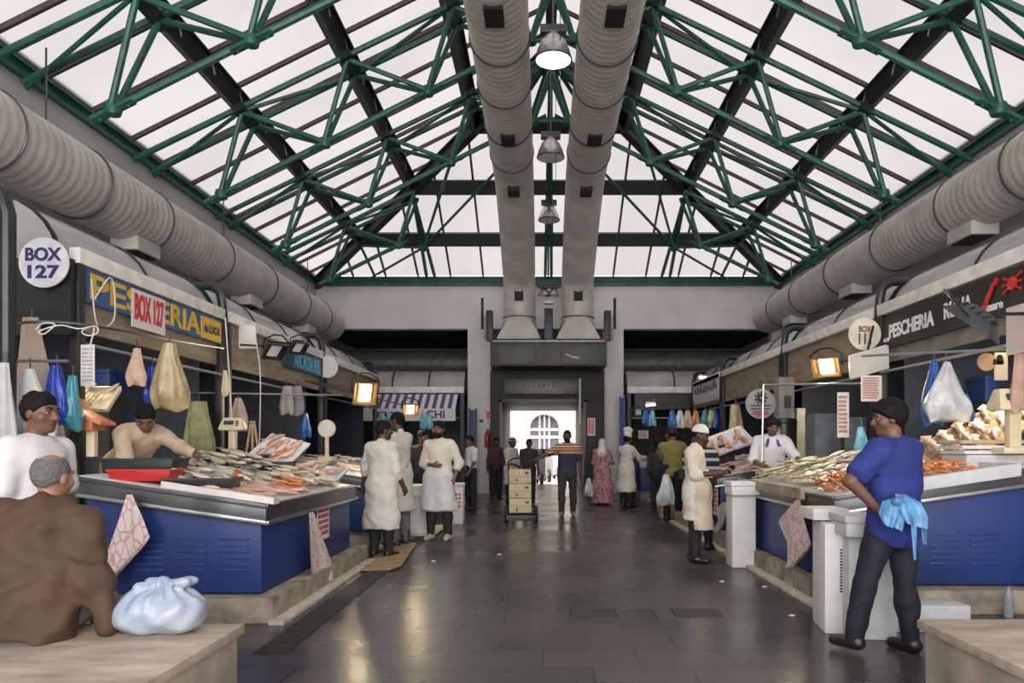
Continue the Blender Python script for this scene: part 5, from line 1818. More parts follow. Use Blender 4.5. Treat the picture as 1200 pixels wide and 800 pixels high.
# sloping display boards with squid and fish
def slope_board(c, w, d, tilt, rot, key, n, size, label, flab, grp, m=None, cat='fish'):
    th = tray(c, w, d, .05, m or M_foam, label, rot, tilt, name='display_board', lip=False, cat='display board')
    bpy.context.view_layer.update()
    Mx = th.matrix_world.copy()
    for i in range(n):
        cc = max(1, int(math.sqrt(n * w / d)))
        u = ((i % cc) + .5 + RND.uniform(-.25, .25)) / cc - .5
        v = ((i // cc) + .5 + RND.uniform(-.25, .25)) / math.ceil(n / cc) - .5
        p = Mx @ Vector((u * w * .85, v * d * .85, .05 + RND.uniform(0, .03)))
        e = (Mx.to_3x3() @ Matrix.Rotation(R(70 + RND.uniform(-25, 25)), 3, 'Z')).to_euler()
        lay(key, p, e, size * RND.uniform(.85, 1.15), flab, grp, cat)
    return th


p = at(1128, 505, 7.6)
slope_board((p.x + .02, 7.35, p.z - .06), 1.15, .52, (30, -30), -4, 'squid', 18, .32, 'sloping timber board of squid rising behind the blue polo man', 'squid laid on the sloping board behind the blue polo man', 'squid on the sloping board', M_wood, cat='squid')
p = at(115, 470, 6.75)
slope_board((p.x, p.y, p.z), .36, .3, (48, 0), -4, 'cream', 6, .2, 'small tilted cream board of fish above the orange scale', 'small fish on the tilted board above the orange scale', 'fish on the small tilted board', M_cream)
p = at(328, 530, 8.45)
slope_board((p.x, p.y, p.z), .5, .5, (30, 14), -8, 'pink', 9, .26, 'tilted tray of pink fish beside the black basin', 'pink fish on the tilted tray beside the black basin', 'pink fish on the tilted tray')
p = at(372, 553, 8.35)
slope_board((p.x, p.y, p.z - .02), .62, .35, (14, 6), 0, 'pink', 8, .28, 'white tray of orange fish before the dark haired man in white', 'orange pink fish on the tray before the dark haired man', 'fish on the tray by the dark haired man')
p = at(850, 520, 11.4)
MBS = MB().box((p.x - .12, p.y - .1, .2), (p.x + .12, p.y + .1, p.z - .02))
tag(MBS.build('board_pedestal', M_dark), 'dark pedestal under the tilted fish board by the starburst board', 'stand')
slope_board((p.x, p.y, p.z), .75, .6, (26, -20), 0, 'pink', 10, .3, 'tilted board of pink fish beside the round starburst board', 'pink fish on the tilted board under the starburst board', 'pink fish under the starburst board')

# grey foam tray with prawns at the end of the near right counter
th = thing('foam_tray', 'long grey foam tray across the counter end behind the blue polo man', 'tray', (3.2, 6.3, 1.0))
MB().prism([(2.95, 1.0), (3.95, 1.15), (3.95, 1.26), (2.95, 1.11)], 1, 6.12, 6.18).build('front_wall', M_foamG, th, bevel=.01)
MB().prism([(2.95, 1.0), (3.95, 1.15), (3.95, 1.18), (2.95, 1.03)], 1, 6.18, 6.7).build('floor_slab', M_foamG, th)
MB().box((3.9, 6.185, 1.15), (3.955, 6.7, 1.255)).build('end_wall', M_foamG, th, bevel=.01)


# ================================================================ boxes
def foam_box(c, w, d, h, label, rot=0, lid=True, m=None, group='foam boxes by the blue polo man', marks=0, upright=False):
    th = thing('foam_box', label, 'box', c, R(rot), group)
    m = m or M_foam
    bb_ = MB().box((-w / 2, -d / 2, 0), (w / 2, d / 2, h)).build('box_body', m, th, bevel=.015, local=True)
    if lid:
        MB().box((-w / 2 - .012, -d / 2 - .012, h), (w / 2 + .012, d / 2 + .012, h + .05)).build('lid', m, th, bevel=.012, local=True)
    if marks:
        q = MB()
        for k in range(15):
            q.box((w * .1 - .012, -d / 2 - .003, h * .38 + k * .022), (w * .1 + (.02 if k % 3 else .03), -d / 2 + .001, h * .38 + k * .022 + .013))
        q.build('printed_lettering', M_navy, bb_, local=True)
    for s in (-1, 1):
        MB().box((s * w * .3 - .04, -d / 2 - .004, h * .55), (s * w * .3 + .04, -d / 2 + .002, h * .55 + .015)).build('grip', m, bb_, local=True)
    return th


def px2(px, Y):
    return (px - VX) * Y / FPX


foam_box((px2(868, 8.65), 8.65, 0), .27, .3, .84, 'tall foam box standing on end against the second blue counter', 0, lid=False, group='upright foam boxes')
foam_box((px2(870, 8.6), 8.55, .84), .36, .34, .1, 'foam box lying flat on top of the tall upright box by the vendor', 0, lid=True, group='upright foam boxes')
foam_box((px2(973, 5.75), 5.72, 0), .2, .42, .82, 'tall upright foam box with a column of dark printing', -8, lid=False, marks=1)
foam_box((px2(966, 5.8), 5.80, .83), .28, .3, .09, 'flat foam lid box on top of the box with dark printing', 0, lid=False)
foam_box((px2(1022, 5.4), 5.52, 0), .34, .36, .74, 'upright foam box just behind the legs of the blue polo man', -6, lid=False, m=M_foamG)
foam_box((px2(1018, 5.4), 5.42, .75), .42, .36, .1, 'lidded foam box under the elbow of the blue polo man', -4, lid=True, m=M_foamG)
foam_box((px2(1060, 5.9), 5.72, 0), .68, .3, .2, 'low grey foam box lying flat beyond the empty bench', 0, lid=False, m=M_foamG)
foam_box((px2(496, 11.9), 11.7, .0), .28, .4, .62, 'upright foam box between the tall man and the bearded man', 0, lid=False, group='upright foam boxes')
foam_box((px2(492, 11.9), 11.65, .62), .34, .42, .12, 'foam box on the upright box beside the bearded man', 0, lid=True, group='upright foam boxes')
b1 = foam_box((px2(534, 13.4), 13.4, 0), .3, .3, .68, 'foam box with red print standing behind the bearded man', 0, lid=True, group='upright foam boxes')
q = MB()
for r_ in range(4):
    for c_ in range(4):
        q.box((-.11 + c_ * .06, -.155, .3 + r_ * .07), (-.075 + c_ * .06, -.15, .34 + r_ * .07))
q.build('red_print', M_red, b1, local=True)
for k, (z, m, lb) in enumerate(((0, M_foamG, 'grey foam slab box lowest in the stack by the cream scale'), (.17, M_foam, 'white foam lid in the middle of the stack by the cream scale'), (.235, M_foam, 'white foam lid topmost but one in the stack by the cream scale'), (.30, mat('beige_lid', (.5, .38, .25), .7), 'beige lid topmost of the stack by the cream scale'))):
    c = at(1170, 556, 6.75)
    foam_box((c.x + .05 - .02 * k, 6.85, 1.20 + z * .72), .8, .42, .118 if k == 0 else .034, lb, 0, lid=False, m=m, group='foam lids by the cream scale')
for lb, px, py, m in (('green grey crate on the floor at the heels of the dark haired man', 443, 640, mat('grey_green_crate', (.10, .11, .085), .6, var=.2)), ('wooden crate on the kerb below the orange poster', 778, 606, M_wood)):
    Y = FPX * EYE / (py - VY)
    t = tray((px2(px, Y) - (.18 if px < 600 else -.1), Y, 0.0), .38, .45, .22, m, lb, 0, name='crate', cat='crate')

# ================================================================ trolley with stacked cartons
M_card = mat('buff_carton', (0.50, 0.41, 0.27), 0.75, var=0.12, scale=5)
tl = thing('hand_trolley', 'black two wheeled hand trolley carrying buff cartons in the aisle', 'trolley', (-.41, 13.5, 0))
tl.rotation_euler = (0, 0, R(4))
LEAN = R(14)
TM_ = Matrix.Rotation(-LEAN, 4, 'X')


def tw(p):
    return TM_ @ Vector(p)


for s in (-1, 1):
    MB().tube([(s * .27 + .025 * math.cos(0), .12 + .13 * math.cos(a), .145 + .13 * math.sin(a)) for a in [2 * PI * k / 20 for k in range(20)]], .035, 8, closed=True).build('wheel', M_tyre, tl, local=True)
    MB().tube([tw((s * .2, .03, .12)), tw((s * .2, .03, 1.15))], .016, 8).build('rail', M_black, tl, local=True)
MB().tube([(-.27, .12, .145), (.27, .12, .145)], .015, 8).build('axle', M_steelD, tl, local=True)
MB().box((-.24, -.24, .10), (.24, .1, .135), Matrix.Identity(4)).build('toe_plate', M_black, tl, bevel=.005, local=True)
MB().tube([tw((-.2, .03, 1.15)), tw((-.1, .08, 1.22)), tw((.1, .08, 1.22)), tw((.2, .03, 1.15))], .016, 8).build('handle', M_black, tl, local=True)
MB().box((-.26, -.3, .06), (.26, -.24, .16)).build('bumper', M_black, tl, bevel=.01, local=True)
for k in range(3):
    th = thing('carton', ('buff carton lowest on the hand trolley', 'buff carton in the middle of the trolley stack', 'buff carton topmost on the hand trolley')[k], 'box', (-.41, 13.5, 0), R(4), 'cartons on the hand trolley')
    z = .15 + k * .27
    q = MB().box((-.2, -.2, z), (.2, .01, z + .262), TM_)
    cb_ = q.build('carton_body', M_card, th, bevel=.008, local=True)
    MB().box((-.2, -.203, z + .11), (.2, -.199, z + .135), TM_).build('tape_band', mat('tape', (.38, .28, .15), .4), cb_, local=True)
    MB().box((-.08, -.204, z + .03), (-.05, -.199, z + .08), TM_).build('printed_mark', M_black, cb_, local=True)
    MB().box((.09, -.204, z + .17), (.15, -.199, z + .21), TM_).build('printed_mark', M_black, cb_, local=True)

# ================================================================ bags, papers and hanging things
M_bagW = mat('white_blue_plastic', (0.44, 0.48, 0.54), 0.3, scale=5, col2=(0.27, 0.35, 0.48), bump=0.5, bscale=14, alpha=.96)
F = Field((-.3, -.25, -.05), (.3, .25, .45), .0075)
F.ell((-.02, 0, .12), (.215, .15, .125), None, .03)
F.ell((.10, .01, .10), (.11, .13, .105), None, .05)
F.ell((-.12, -.02, .09), (.11, .12, .09), None, .05)
F.cone((0, 0, .17), (0.01, -.01, .262), .09, .034, .03)
F.cone((0.01, -.01, .255), (.11, 0.0, .262), .03, .05, .015, ((0, 0, 1), .5))
F.cone((0.01, -.01, .255), (-.06, 0.01, .262), .03, .035, .015, ((0, 0, 1), .5))
F.cone((0.0, -.01, .25), (-.085, -.05, .235), .02, .03, .01)
F.folds(.006, 34, 1)
X_, Y_, Z_ = np.meshgrid(*F.ax, indexing='ij', sparse=True)
ang_ = np.arctan2(Y_, X_)
F.f += (0.006 * np.sin(13 * ang_ + 6 * Z_) * np.clip((Z_ - .08) / .15, 0, 1) * np.clip(np.sqrt(X_ ** 2 + Y_ ** 2) / .05, 0, 1)).astype(np.float32)
F.plane((0, 0, 0), (0, 0, -1))
F.into(mb := MB())
o = mb.build('tied_plastic_bag', M_bagW, local=True, ang=80)
o.location = (px2(191, 3.78), 3.78, .45)
o.scale = (.98, .98, .98)
tag(o, 'knotted white plastic bag on the bench beside the seated man', 'bag')


def hang_sheet(top, w, h, m, label, name='hanging_bag', cat='bag', group=None, fan=0.35, depth=.10, face='y', nfold=5, seed=0, prn=None, sway=0.0):
    """a bag or cloth hanging from one point: narrow gathered neck, pleated widening body"""
    r = random.Random(seed)
    top = Vector(top)
    rings = []
    NS = 36
    ph = [r.uniform(0, 6) for _ in range(5)]
    NT = 14
    for k in range(NT + 1):
        t = k / NT
        ww = w * (fan + (1 - fan) * min(1, t / .72)) / 2 * (1 - .10 * max(0, t - .85) / .15)
        dd = depth * (.4 + .6 * min(1, t / .7)) / 2 * (1 - .8 * max(0, t - .8) / .2)
        ring = []
        for j in range(NS):
            a = 2 * PI * j / NS
            sh = abs(math.sin((nfold + 1) * a / 2 + ph[0] + .5 * math.sin(3 * t + ph[3])))
            pl = 1 + (.34 * (sh - .5)) * (1 - .62 * t) + .07 * math.sin(2 * a + ph[1] + 4 * t) + .04 * math.sin(5 * a - 7 * t + ph[4])
            ca, sa = math.cos(a), math.sin(a)
            x = ww * math.copysign(abs(ca) ** (1 - .35 * t), ca) * (1 + (pl - 1) * .5) + sway * t * w + .03 * w * math.sin(5 * t + ph[2])
            y = dd * sa * pl * (1 + .4 * math.sin(4 * x / w * PI + ph[3]) * t)
            z = -h * t + (.035 * h * math.sin(2.5 * x / w * PI + ph[2]) if t > .8 else 0) * (t - .8) * 5
            ring.append(top + (Vector((x, y, z)) if face == 'y' else Vector((y, x, z))))
        rings.append(ring)
    th = thing(name, label, cat, top - Vector((0, 0, h)), 0, group)
    MB().loft(rings).build('body_film' if cat == 'bag' else 'cloth_body', m, th, ang=60)
    MB().tube([top + Vector((0, 0, -.02)), top + Vector((0.005, 0, .05)), top + Vector((0, 0, .09))], .006, 6).build('hook_loop', M_steelD, th)
    return th


def film(name, col, a=.93):
    return mat(name, col, 0.32, var=0.2, scale=9, bump=0.4, bscale=18, alpha=a)


B_blue, B_deep, B_teal, B_white, B_cyan = film('blue_film', (.03, .14, .45)), film('deep_blue_film', (.02, .05, .38)), film('teal_film', (.05, .25, .30)), film('white_film', (.62, .64, .66)), film('pale_cyan_film', (.22, .55, .66))
B_beige, B_kraft = film('beige_film', (.55, .42, .28)), film('kraft_film', (.42, .33, .17))
M_pinkprint = mat('pink_printed_paper', (0.66, 0.55, 0.53), 0.8)
nt, b, N, L = nodes(M_pinkprint)
tc, mp, wv, rp = N('ShaderNodeTexCoord'), N('ShaderNodeMapping'), N('ShaderNodeTexVoronoi'), N('ShaderNodeValToRGB')
mp.inputs['Rotation'].default_value = (0, R(35), 0)
mp.inputs['Scale'].default_value = (3.6, 3.6, 1.8)
L(tc.outputs['Object'], mp.inputs[0])
L(mp.outputs[0], wv.inputs['Vector'])
wv.feature = 'DISTANCE_TO_EDGE'
L(wv.outputs['Distance'], rp.inputs['Fac'])
rp.color_ramp.elements[0].position = .03
rp.color_ramp.elements[1].position = .09
rp.color_ramp.elements[0].color = (.54, .30, .30, 1)
rp.color_ramp.elements[1].color = (.68, .58, .55, 1)
L(rp.outputs[0], b.inputs['Base Color'])

# printed carrier sheets hanging on the counters: folded kite shaped paper
def kite(L_, R_, plane, label, seed=0, m=None, amp=.03, name='paper_bag', th=None, parts=(('front_fold', .05), ('back_fold', .015))):
    """sheet spanned between two edge polylines given as photo pixels on a vertical plane ('y',Y) or ('x',X)"""
    def wp(p):
        if plane[0] == 'y':
            return at(p[0], p[1], plane[1])
        Y = FPX * plane[1] / (p[0] - VX)
        return Vector((plane[1], Y, EYE - (p[1] - VY) * Y / FPX))
    nrm = Vector((0, -1, 0)) if plane[0] == 'y' else Vector((-1 if plane[1] > 0 else 1, 0, 0))
    def pl(ps, t):
        ps = [wp(p) for p in ps]
        f = t * (len(ps) - 1)
        i = min(int(f), len(ps) - 2)
        return ps[i].lerp(ps[i + 1], f - i)
    r = random.Random(seed)
    ph = r.uniform(0, 6)
    new = th is None
    th = th or thing(name, label, 'bag', wp(L_[-1]))
    for nm, off in parts:
        def fn(u, v, off=off):
            p = pl(L_, u).lerp(pl(R_, u), v if off > .03 else .04 + .9 * v)
            w_ = (.25 + .75 * u)
            return p + nrm * (off * w_ + amp * w_ * (math.sin(7 * v + ph + 1.5 * u) * .55 + math.sin(15 * v + 2 * ph) * .2) + amp * .9)
        MB().grid(fn, 14, 14).build(nm, m or M_pinkprint, th, solid=.004, ang=60)
    if new:
        MB().tube([wp(L_[0]) + nrm * .0, wp(L_[0]) + nrm * .05 + Vector((0, 0, .02))], .008, 6).build('hook', M_steelD, th)
    return th


kite([(152, 579), (143, 612), (124, 668), (130, 679)], [(158, 579), (170, 602), (181, 630), (137, 677)], ('y', 5.85), 'pink printed paper bag hanging on the blue end panel near the tied white bag', 3)
kite([(358, 601), (358, 640), (358, 676), (366, 682)], [(363, 600), (372, 630), (385, 668), (383, 679)], ('x', -2.2), 'pink printed paper bag hanging on the aisle side of the blue counter', 4)
kite([(938, 585), (917, 610), (929, 635), (931, 664)], [(940, 585), (948, 612), (956, 640), (934, 664)], ('x', 2.44), 'pale printed paper bag hanging beside the tall box with dark printing', 5)
kite([(849, 588), (842, 596), (846, 610), (840, 622)], [(852, 588), (854, 598), (852, 612), (846, 624)], ('x', 2.44), 'torn white paper hanging beside the pink poster', 6, M_paper, .015)

# posters on counters
def poster(c, w, h, right, label, m1, rows=4, cols=5, name='poster', big=None):
    th = thing(name, label, 'poster', c)
    c, right = Vector(c), Vector(right)
    nrm = right.cross(Vector(UP))
    def rect(mb, u0, u1, v0, v1, t):
        mb.loft([[c + right * u + Vector(UP) * v + nrm * q for u, v in ((u0, v0), (u1, v0), (u1, v1), (u0, v1))] for q in (0, t)])
    rect(q := MB(), -w / 2, w / 2, -h / 2, h / 2, .004)
    sh_ = q.build('sheet', M_paper, th)
    rr = random.Random(int(w * 1000))
    q = MB()
    for i in range(rows):
        for j in range(cols):
            u, v = -w * .42 + w * .84 * j / cols, h * .42 - h * .84 * i / rows
            rect(q, u, u + w * .84 / cols * rr.uniform(.8, .95), v - h * .84 / rows * rr.uniform(.6, .72), v, .007)
    q.build('print', m1, sh_)
    return th


poster((-2.235, at(378, 0, 1).y + 6.55, .62), .42, .34, YAX, 'white poster with red lettering on the blue counter side', mat('faded_red', (.42, .10, .10), .7), 5, 8)
poster((2.465, 10.62, .60), .38, .38, DY, 'pink and white poster on the second blue counter', mat('pink_ink', (.6, .15, .18), .6), 5, 3)
poster(at(103, 428, 6.45), .12, .36, (1, 0, 0), 'narrow white price list hanging by the black post', mat('grey_ink', (.4, .38, .38), .6), 9, 2)
for px, py, Y, w_, h_, lb in ((988, 486, 8.9, .14, .54, 'long narrow paper list hanging behind the cheek of the blue polo man'), (1021, 455, 8.6, .24, .3, 'white notice with red lines hanging above the head of the blue polo man'), (754, 509, 20.9, .28, .22, 'small cream notice on the dark wall by the chef hat')):
    poster(at(px, py, Y), w_, h_, (1, 0, 0), lb, mat('faded_red_ink', (.5, .25, .22), .7), 9, 1)
tag(MB().box((4.12, 6.28, 2.2), (4.14, 6.6, 2.62)).build('pastel_sheet', mat('pastel_print', (.6, .6, .6), .7, col2=(.75, .55, .5), scale=9)), 'pastel coloured sheet taped under the crab emblem', 'poster')

# hanging bags and garments, left near stall
hang_sheet(at(37, 372, 6.3), .34, .98, mat('grey_beige_apron', (.30, .27, .22), .8, var=.2, scale=5, col2=(.40, .27, .19)), 'long grey beige apron hanging high under the BOX 127 disc', 'hanging_apron', 'apron', 'garments hanging in the near stall', fan=.4, depth=.14, seed=11)
hang_sheet(at(35, 432, 6.0), .40, .62, mat('white_shirt_cloth', (.55, .56, .55), .8, bump=.3, bscale=12), 'white shirt on a hanger behind the white T-shirt man', 'hanging_shirt', 'shirt', 'garments hanging in the near stall', fan=.2, depth=.12, seed=12)
hang_sheet(at(3, 425, 5.7), .2, .75, mat('grey_white_cloth', (.5, .5, .5), .8), 'greyish white cloth hanging at the picture edge', 'hanging_shirt', 'shirt', 'garments hanging in the near stall', fan=.5, depth=.12, seed=13)
hang_sheet(at(8, 500, 5.9), .3, .5, B_cyan, 'pale blue printed bag behind the white T-shirt man', group='bags in the near stall', fan=.5, seed=14)
hang_sheet(at(66, 428, 6.2), .20, .50, B_deep, 'bright blue plastic bag bunch beside the black post', group='bags in the near stall', fan=.35, depth=.16, seed=15)
hang_sheet(at(85, 440, 6.25), .15, .46, B_teal, 'teal plastic bag beside the bright blue bag bunch', group='bags in the near stall', fan=.4, depth=.13, seed=16)
hang_sheet(at(66, 498, 6.2), .16, .34, M_card, 'bundle of brown paper below the bright blue bag bunch', 'paper_bundle', 'paper', fan=.7, depth=.1, seed=17)
hang_sheet(at(160, 408, 6.8), .17, .34, mat('pink_pattern_cloth', (.5, .3, .22), .8, col2=(.55, .42, .32), scale=14), 'small pink patterned bag over the bending vendor', group='bags in the near stall', fan=.35, depth=.1, seed=18)
hang_sheet(at(199, 402, 6.9), .34, .62, B_kraft, 'large khaki sack with an orange tie under the yellow panel', group='bags in the near stall', fan=.3, depth=.16, seed=19)
hang_sheet(at(178, 430, 6.95), .16, .34, B_deep, 'blue bag beside the large khaki sack', group='bags in the near stall', fan=.4, depth=.1, seed=20)
hang_sheet(at(233, 470, 9.0), .36, .68, mat('olive_apron', (.22, .23, .12), .8, var=.25), 'olive green apron hanging behind the silver fish', 'hanging_apron', 'apron', 'garments in the stall interior', fan=.55, depth=.14, seed=21)
hang_sheet(at(279, 466, 9.3), .28, .42, mat('dusky_shirt', (.42, .33, .27), .8), 'dusky pink shirt on a hanger by the little scale', 'hanging_shirt', 'shirt', 'garments in the stall interior', fan=.25, depth=.12, seed=22)
hang_sheet(at(264, 434, 9.2), .09, .32, M_cream, 'cream strip of bags tied to the second post', 'paper_bundle', 'paper', fan=.5, depth=.06, seed=23)
hang_sheet(at(336, 452, 11), .2, .42, mat('mauve_cloth', (.42, .34, .33), .8), 'pale mauve cloth hanging on the rail near the teal sign', 'hanging_cloth', 'cloth', 'cloths near the teal sign', fan=.6, depth=.1, seed=24)
hang_sheet(at(348, 452, 11.1), .2, .44, mat('grey_pleat_cloth', (.26, .25, .25), .8), 'grey pleated cloth with a pink hem on the rail near the teal sign', 'hanging_cloth', 'cloth', 'cloths near the teal sign', fan=.7, depth=.1, seed=25)
hang_sheet(at(358, 484, 11.2), .18, .36, B_blue, 'blue bag below the grey pleated cloth', group='bags in the second stall', fan=.2, depth=.1, seed=26)
for k, px in enumerate((421, 448, 456, 465, 496, 503)):
    hang_sheet(at(px, 484, 19.8), .2, .42, B_cyan if k % 3 else B_teal, 'pale cyan bag in the row under the striped awning', group='cyan bags under the awning', fan=.4, depth=.1, seed=30 + k)
# right stalls
hang_sheet(at(1094, 422, 7.2), .22, .62, B_blue, 'blue plastic bag hanging above the squid board', group='bags over the squid board', fan=.2, depth=.16, seed=41)
hang_sheet(at(1108, 424, 7.1), .42, .56, B_white, 'big white bag with a blue base hanging above the squid board', group='bags over the squid board', fan=.12, depth=.18, seed=42, sway=.08)
hang_sheet(at(1118, 462, 7.25), .40, .26, B_blue, 'blue lower bag showing under the big white bag', group='bags over the squid board', fan=.6, depth=.16, seed=43)
hang_sheet(at(1009, 500, 8.5), .16, .3, B_cyan, 'pale blue bag beside the chin of the blue polo man', group='bags near the lockers', fan=.4, depth=.08, seed=44)
hang_sheet(at(1194, 412, 6.5), .14, .52, mat('peach_cloth', (.6, .38, .3), .8), 'peach coloured cloth hanging at the picture edge above the cream scale', 'hanging_cloth', 'cloth', fan=.5, depth=.1, seed=45)
for k, (px, m) in enumerate(((757, B_blue), (764, B_cyan), (788, B_blue), (797, B_white), (806, B_beige), (815, film('orange_film', (.55, .25, .1))), (826, B_teal), (833, film('yellow_film', (.5, .5, .2))), (838, B_deep))):
    nmz = ('blue', 'pale cyan', 'royal blue', 'white', 'beige', 'orange', 'teal', 'yellowish', 'deep blue')[k]
    hang_sheet(at(px, 481, 18.6 if k < 2 else 16.5), .22, .38, m, nmz + ' bag hung in the row beyond the white capped man', group='bags on the far rail', fan=.4, depth=.1, seed=50 + k)
hang_sheet(at(862, 474, 12.6), .26, .62, B_kraft, 'khaki paper sack hanging beyond the striped top', group='sacks near the starburst board', fan=.6, depth=.1, seed=61)
hang_sheet(at(911, 492, 11.2), .1, .4, B_white, 'thin white bag strip beside the starburst board', group='sacks near the starburst board', fan=.5, depth=.06, seed=62)
# light blue bag tied at the waist of the man in blue: crumpled film lobes round a knot
M_lb = mat('light_blue_film', (.10, .30, .56), .3, var=.3, scale=12, bump=.4, bscale=30, alpha=.88)
WY = 4.80
wb = thing('waist_bag', 'light blue plastic bag tied at the waist of the blue polo man', 'bag', at(1052, 600, WY))
kite([(1044, 583), (1030, 586), (1024, 600), (1030, 612)], [(1050, 584), (1050, 592), (1048, 604), (1040, 618)], ('y', WY), '', 1, M_lb, .022, th=wb, parts=(('film_lobe', .05),))
kite([(1046, 578), (1048, 590), (1052, 604), (1056, 612)], [(1058, 579), (1074, 588), (1080, 604), (1078, 618)], ('y', WY), '', 2, M_lb, .026, th=wb, parts=(('film_lobe', .055),))
kite([(1048, 586), (1046, 600), (1042, 616)], [(1056, 586), (1058, 602), (1052, 622)], ('y', WY), '', 3, M_lb, .014, th=wb, parts=(('hanging_tail', .06),))
kite([(1058, 588), (1063, 612), (1065, 654)], [(1066, 588), (1070, 614), (1067, 655)], ('y', WY), '', 4, M_lb, .012, th=wb, parts=(('hanging_tail', .065),))
kite([(1070, 594), (1075, 612), (1077, 636)], [(1078, 594), (1082, 610), (1080, 636)], ('y', WY), '', 5, M_lb, .012, th=wb, parts=(('hanging_tail', .05),))
MB().ell(at(1052, 587, WY - .055), (.035, .03, .03)).build('knot', M_lb, wb)
th = hang_sheet(at(690, 560, 17.2), .22, .42, B_white, 'white shopping bag carried low beside the woman in pink', fan=.3, depth=.14, seed=70)
hang_sheet(at(756, 556, 12.4) + Vector((.35, 0, 0)), .3, .5, B_white, 'white and blue bag held beside the olive T-shirt man', fan=.3, depth=.14, seed=71)

# ================================================================ scales, basins, lamps, small gear
def scale(c, h, m, label, face=(0, -1), pan=True, s=1.0):
    th = thing('weighing_scale', label, 'scale', c)
    c = Vector(c)
    MB().box(c + Vector((-.05, -.04, 0)) * s, c + Vector((.05, .04, 0)) * s + Vector((0, 0, h))).build('column', m, th, bevel=.008)
    hd = MB()
    hd.loft([[c + Vector((x * s, y * s, h + z * s)) for x, y in ((-.17, -.10), (.17, -.10), (.17, .10), (-.17, .10))] for z in (0, .04)] + [[c + Vector((x * s, y * s, h + z * s)) for x, y in ((-.13, -.03), (.13, -.03), (.13, .06), (-.13, .06))] for z in (.18,)])
    hd = hd.build('display_head', m, th, bevel=.012)
    dp = MB()
    dp.add([c + Vector((x * s, y * s, h + z * s)) for x, y, z in ((-.10, -.088, .08), (.04, -.088, .08), (.04, -.062, .135), (-.10, -.062, .135))], [(0, 1, 2, 3)])
    dp.build('screen', mat('lcd_green', (.05, .085, .07), .2), hd, solid=.004)
    for k in range(3):
        MB().box(c + Vector((.07 * s, -.092 * s, h + (.06 + k * .03) * s)), c + Vector((.11 * s, -.07 * s, h + (.075 + k * .03) * s))).build('key', M_dark, hd)
    MB().box(c + Vector((-.16, -.14, -.05)) * s, c + Vector((.16, .14, 0)) * s).build('base', m, th, bevel=.01)
    return th


M_or = mat('orange_enamel', (.55, .19, .09), .4)
p = at(108, 535, 6.45)
th = thing('weighing_scale', 'orange scale with a sloping scoop on a cream column', 'scale', p)
MB().box(p + Vector((-.035, -.03, 0)), p + Vector((.035, .03, .24))).build('column', M_cream, th, bevel=.006)
q = at(108, 488, 6.45)
MB().loft([[q + Vector((x, y, z)) for x, y, z in ((-.13, -.12, .16), (-.11, -.12, .02), (.14, -.12, -.08), (.14, -.12, -.05), (-.08, -.12, .06))], [q + Vector((x, y, z)) for x, y, z in ((-.13, .12, .16), (-.11, .12, .02), (.14, .12, -.08), (.14, .12, -.05), (-.08, .12, .06))]]).build('scoop_pan', M_or, th, bevel=.005)
MB().box(q + Vector((-.08, -.1, -.12)), q + Vector((.06, .1, -.02))).build('mechanism', M_or, th, bevel=.01)
p = at(1187, 524, 6.6)
scale(p, .33, M_cream, 'cream digital scale on a tall column beside the squid board', s=1.05)
p = at(273, 533, 8.45)
scale(p, .28, M_cream, 'small dull scale in front of the dusky shirt', s=.8)
p = at(383, 535, 10.6)
th = thing('weighing_scale', 'round faced cream scale on a thin column beyond the orange fish tray', 'scale', p)
MB().tube([p, p + Vector((0, 0, .36))], .03, 10).build('column', M_cream, th)
MB().lathe([(0, -.03), (.12, -.03), (.13, 0), (.12, .03), (0, .03)], p + Vector((0, 0, .4)), 22, Matrix.Rotation(R(90), 3, 'X')).build('dial', M_cream, th)
MB().lathe([(0, -.005), (.09, -.005), (.09, .005), (0, .005)], p + Vector((0, -.03, .4)), 22, Matrix.Rotation(R(90), 3, 'X')).build('dial_face', M_white, th)
MB().box(p + Vector((-.1, -.1, -.06)), p + Vector((.1, .1, 0))).build('base', M_cream, th, bevel=.01)
# wooden easel shape and basin behind the left counter
p = at(296, 530, 8.45)
th = thing('wooden_trestle', 'pale wooden A shaped trestle standing on the black basin shelf', 'trestle', p)
for s in (-1, 0, 1):
    MB().bar(p + Vector((s * .07, 0, 0)), p + Vector((s * .015, 0, .36)), .025, .02).build('leg', M_wood, th)
p = at(296, 540, 8.4)
th = thing('black_basin', 'wide black basin between the silver fish and the tilted tray', 'basin', p)
MB().lathe([(.16, -.05), (.26, .06), (.27, .07), (.25, .07), (.15, -.03)], p, 26).build('bowl', M_blktray, th)
MB().tube([p + Vector((.265 * math.cos(a), .265 * math.sin(a), .07)) for a in [2 * PI * k / 26 for k in range(26)]], .012, 6, closed=True).build('rim', M_steelD, th)
p = at(326, 556, 8.2)
tray((p.x, p.y, p.z), .3, .3, .14, mat('dark_green_tray', (.02, .03, .026), .4), 'dark green tub beside the white tray of orange fish', 0, name='fish_tub', cat='tub')

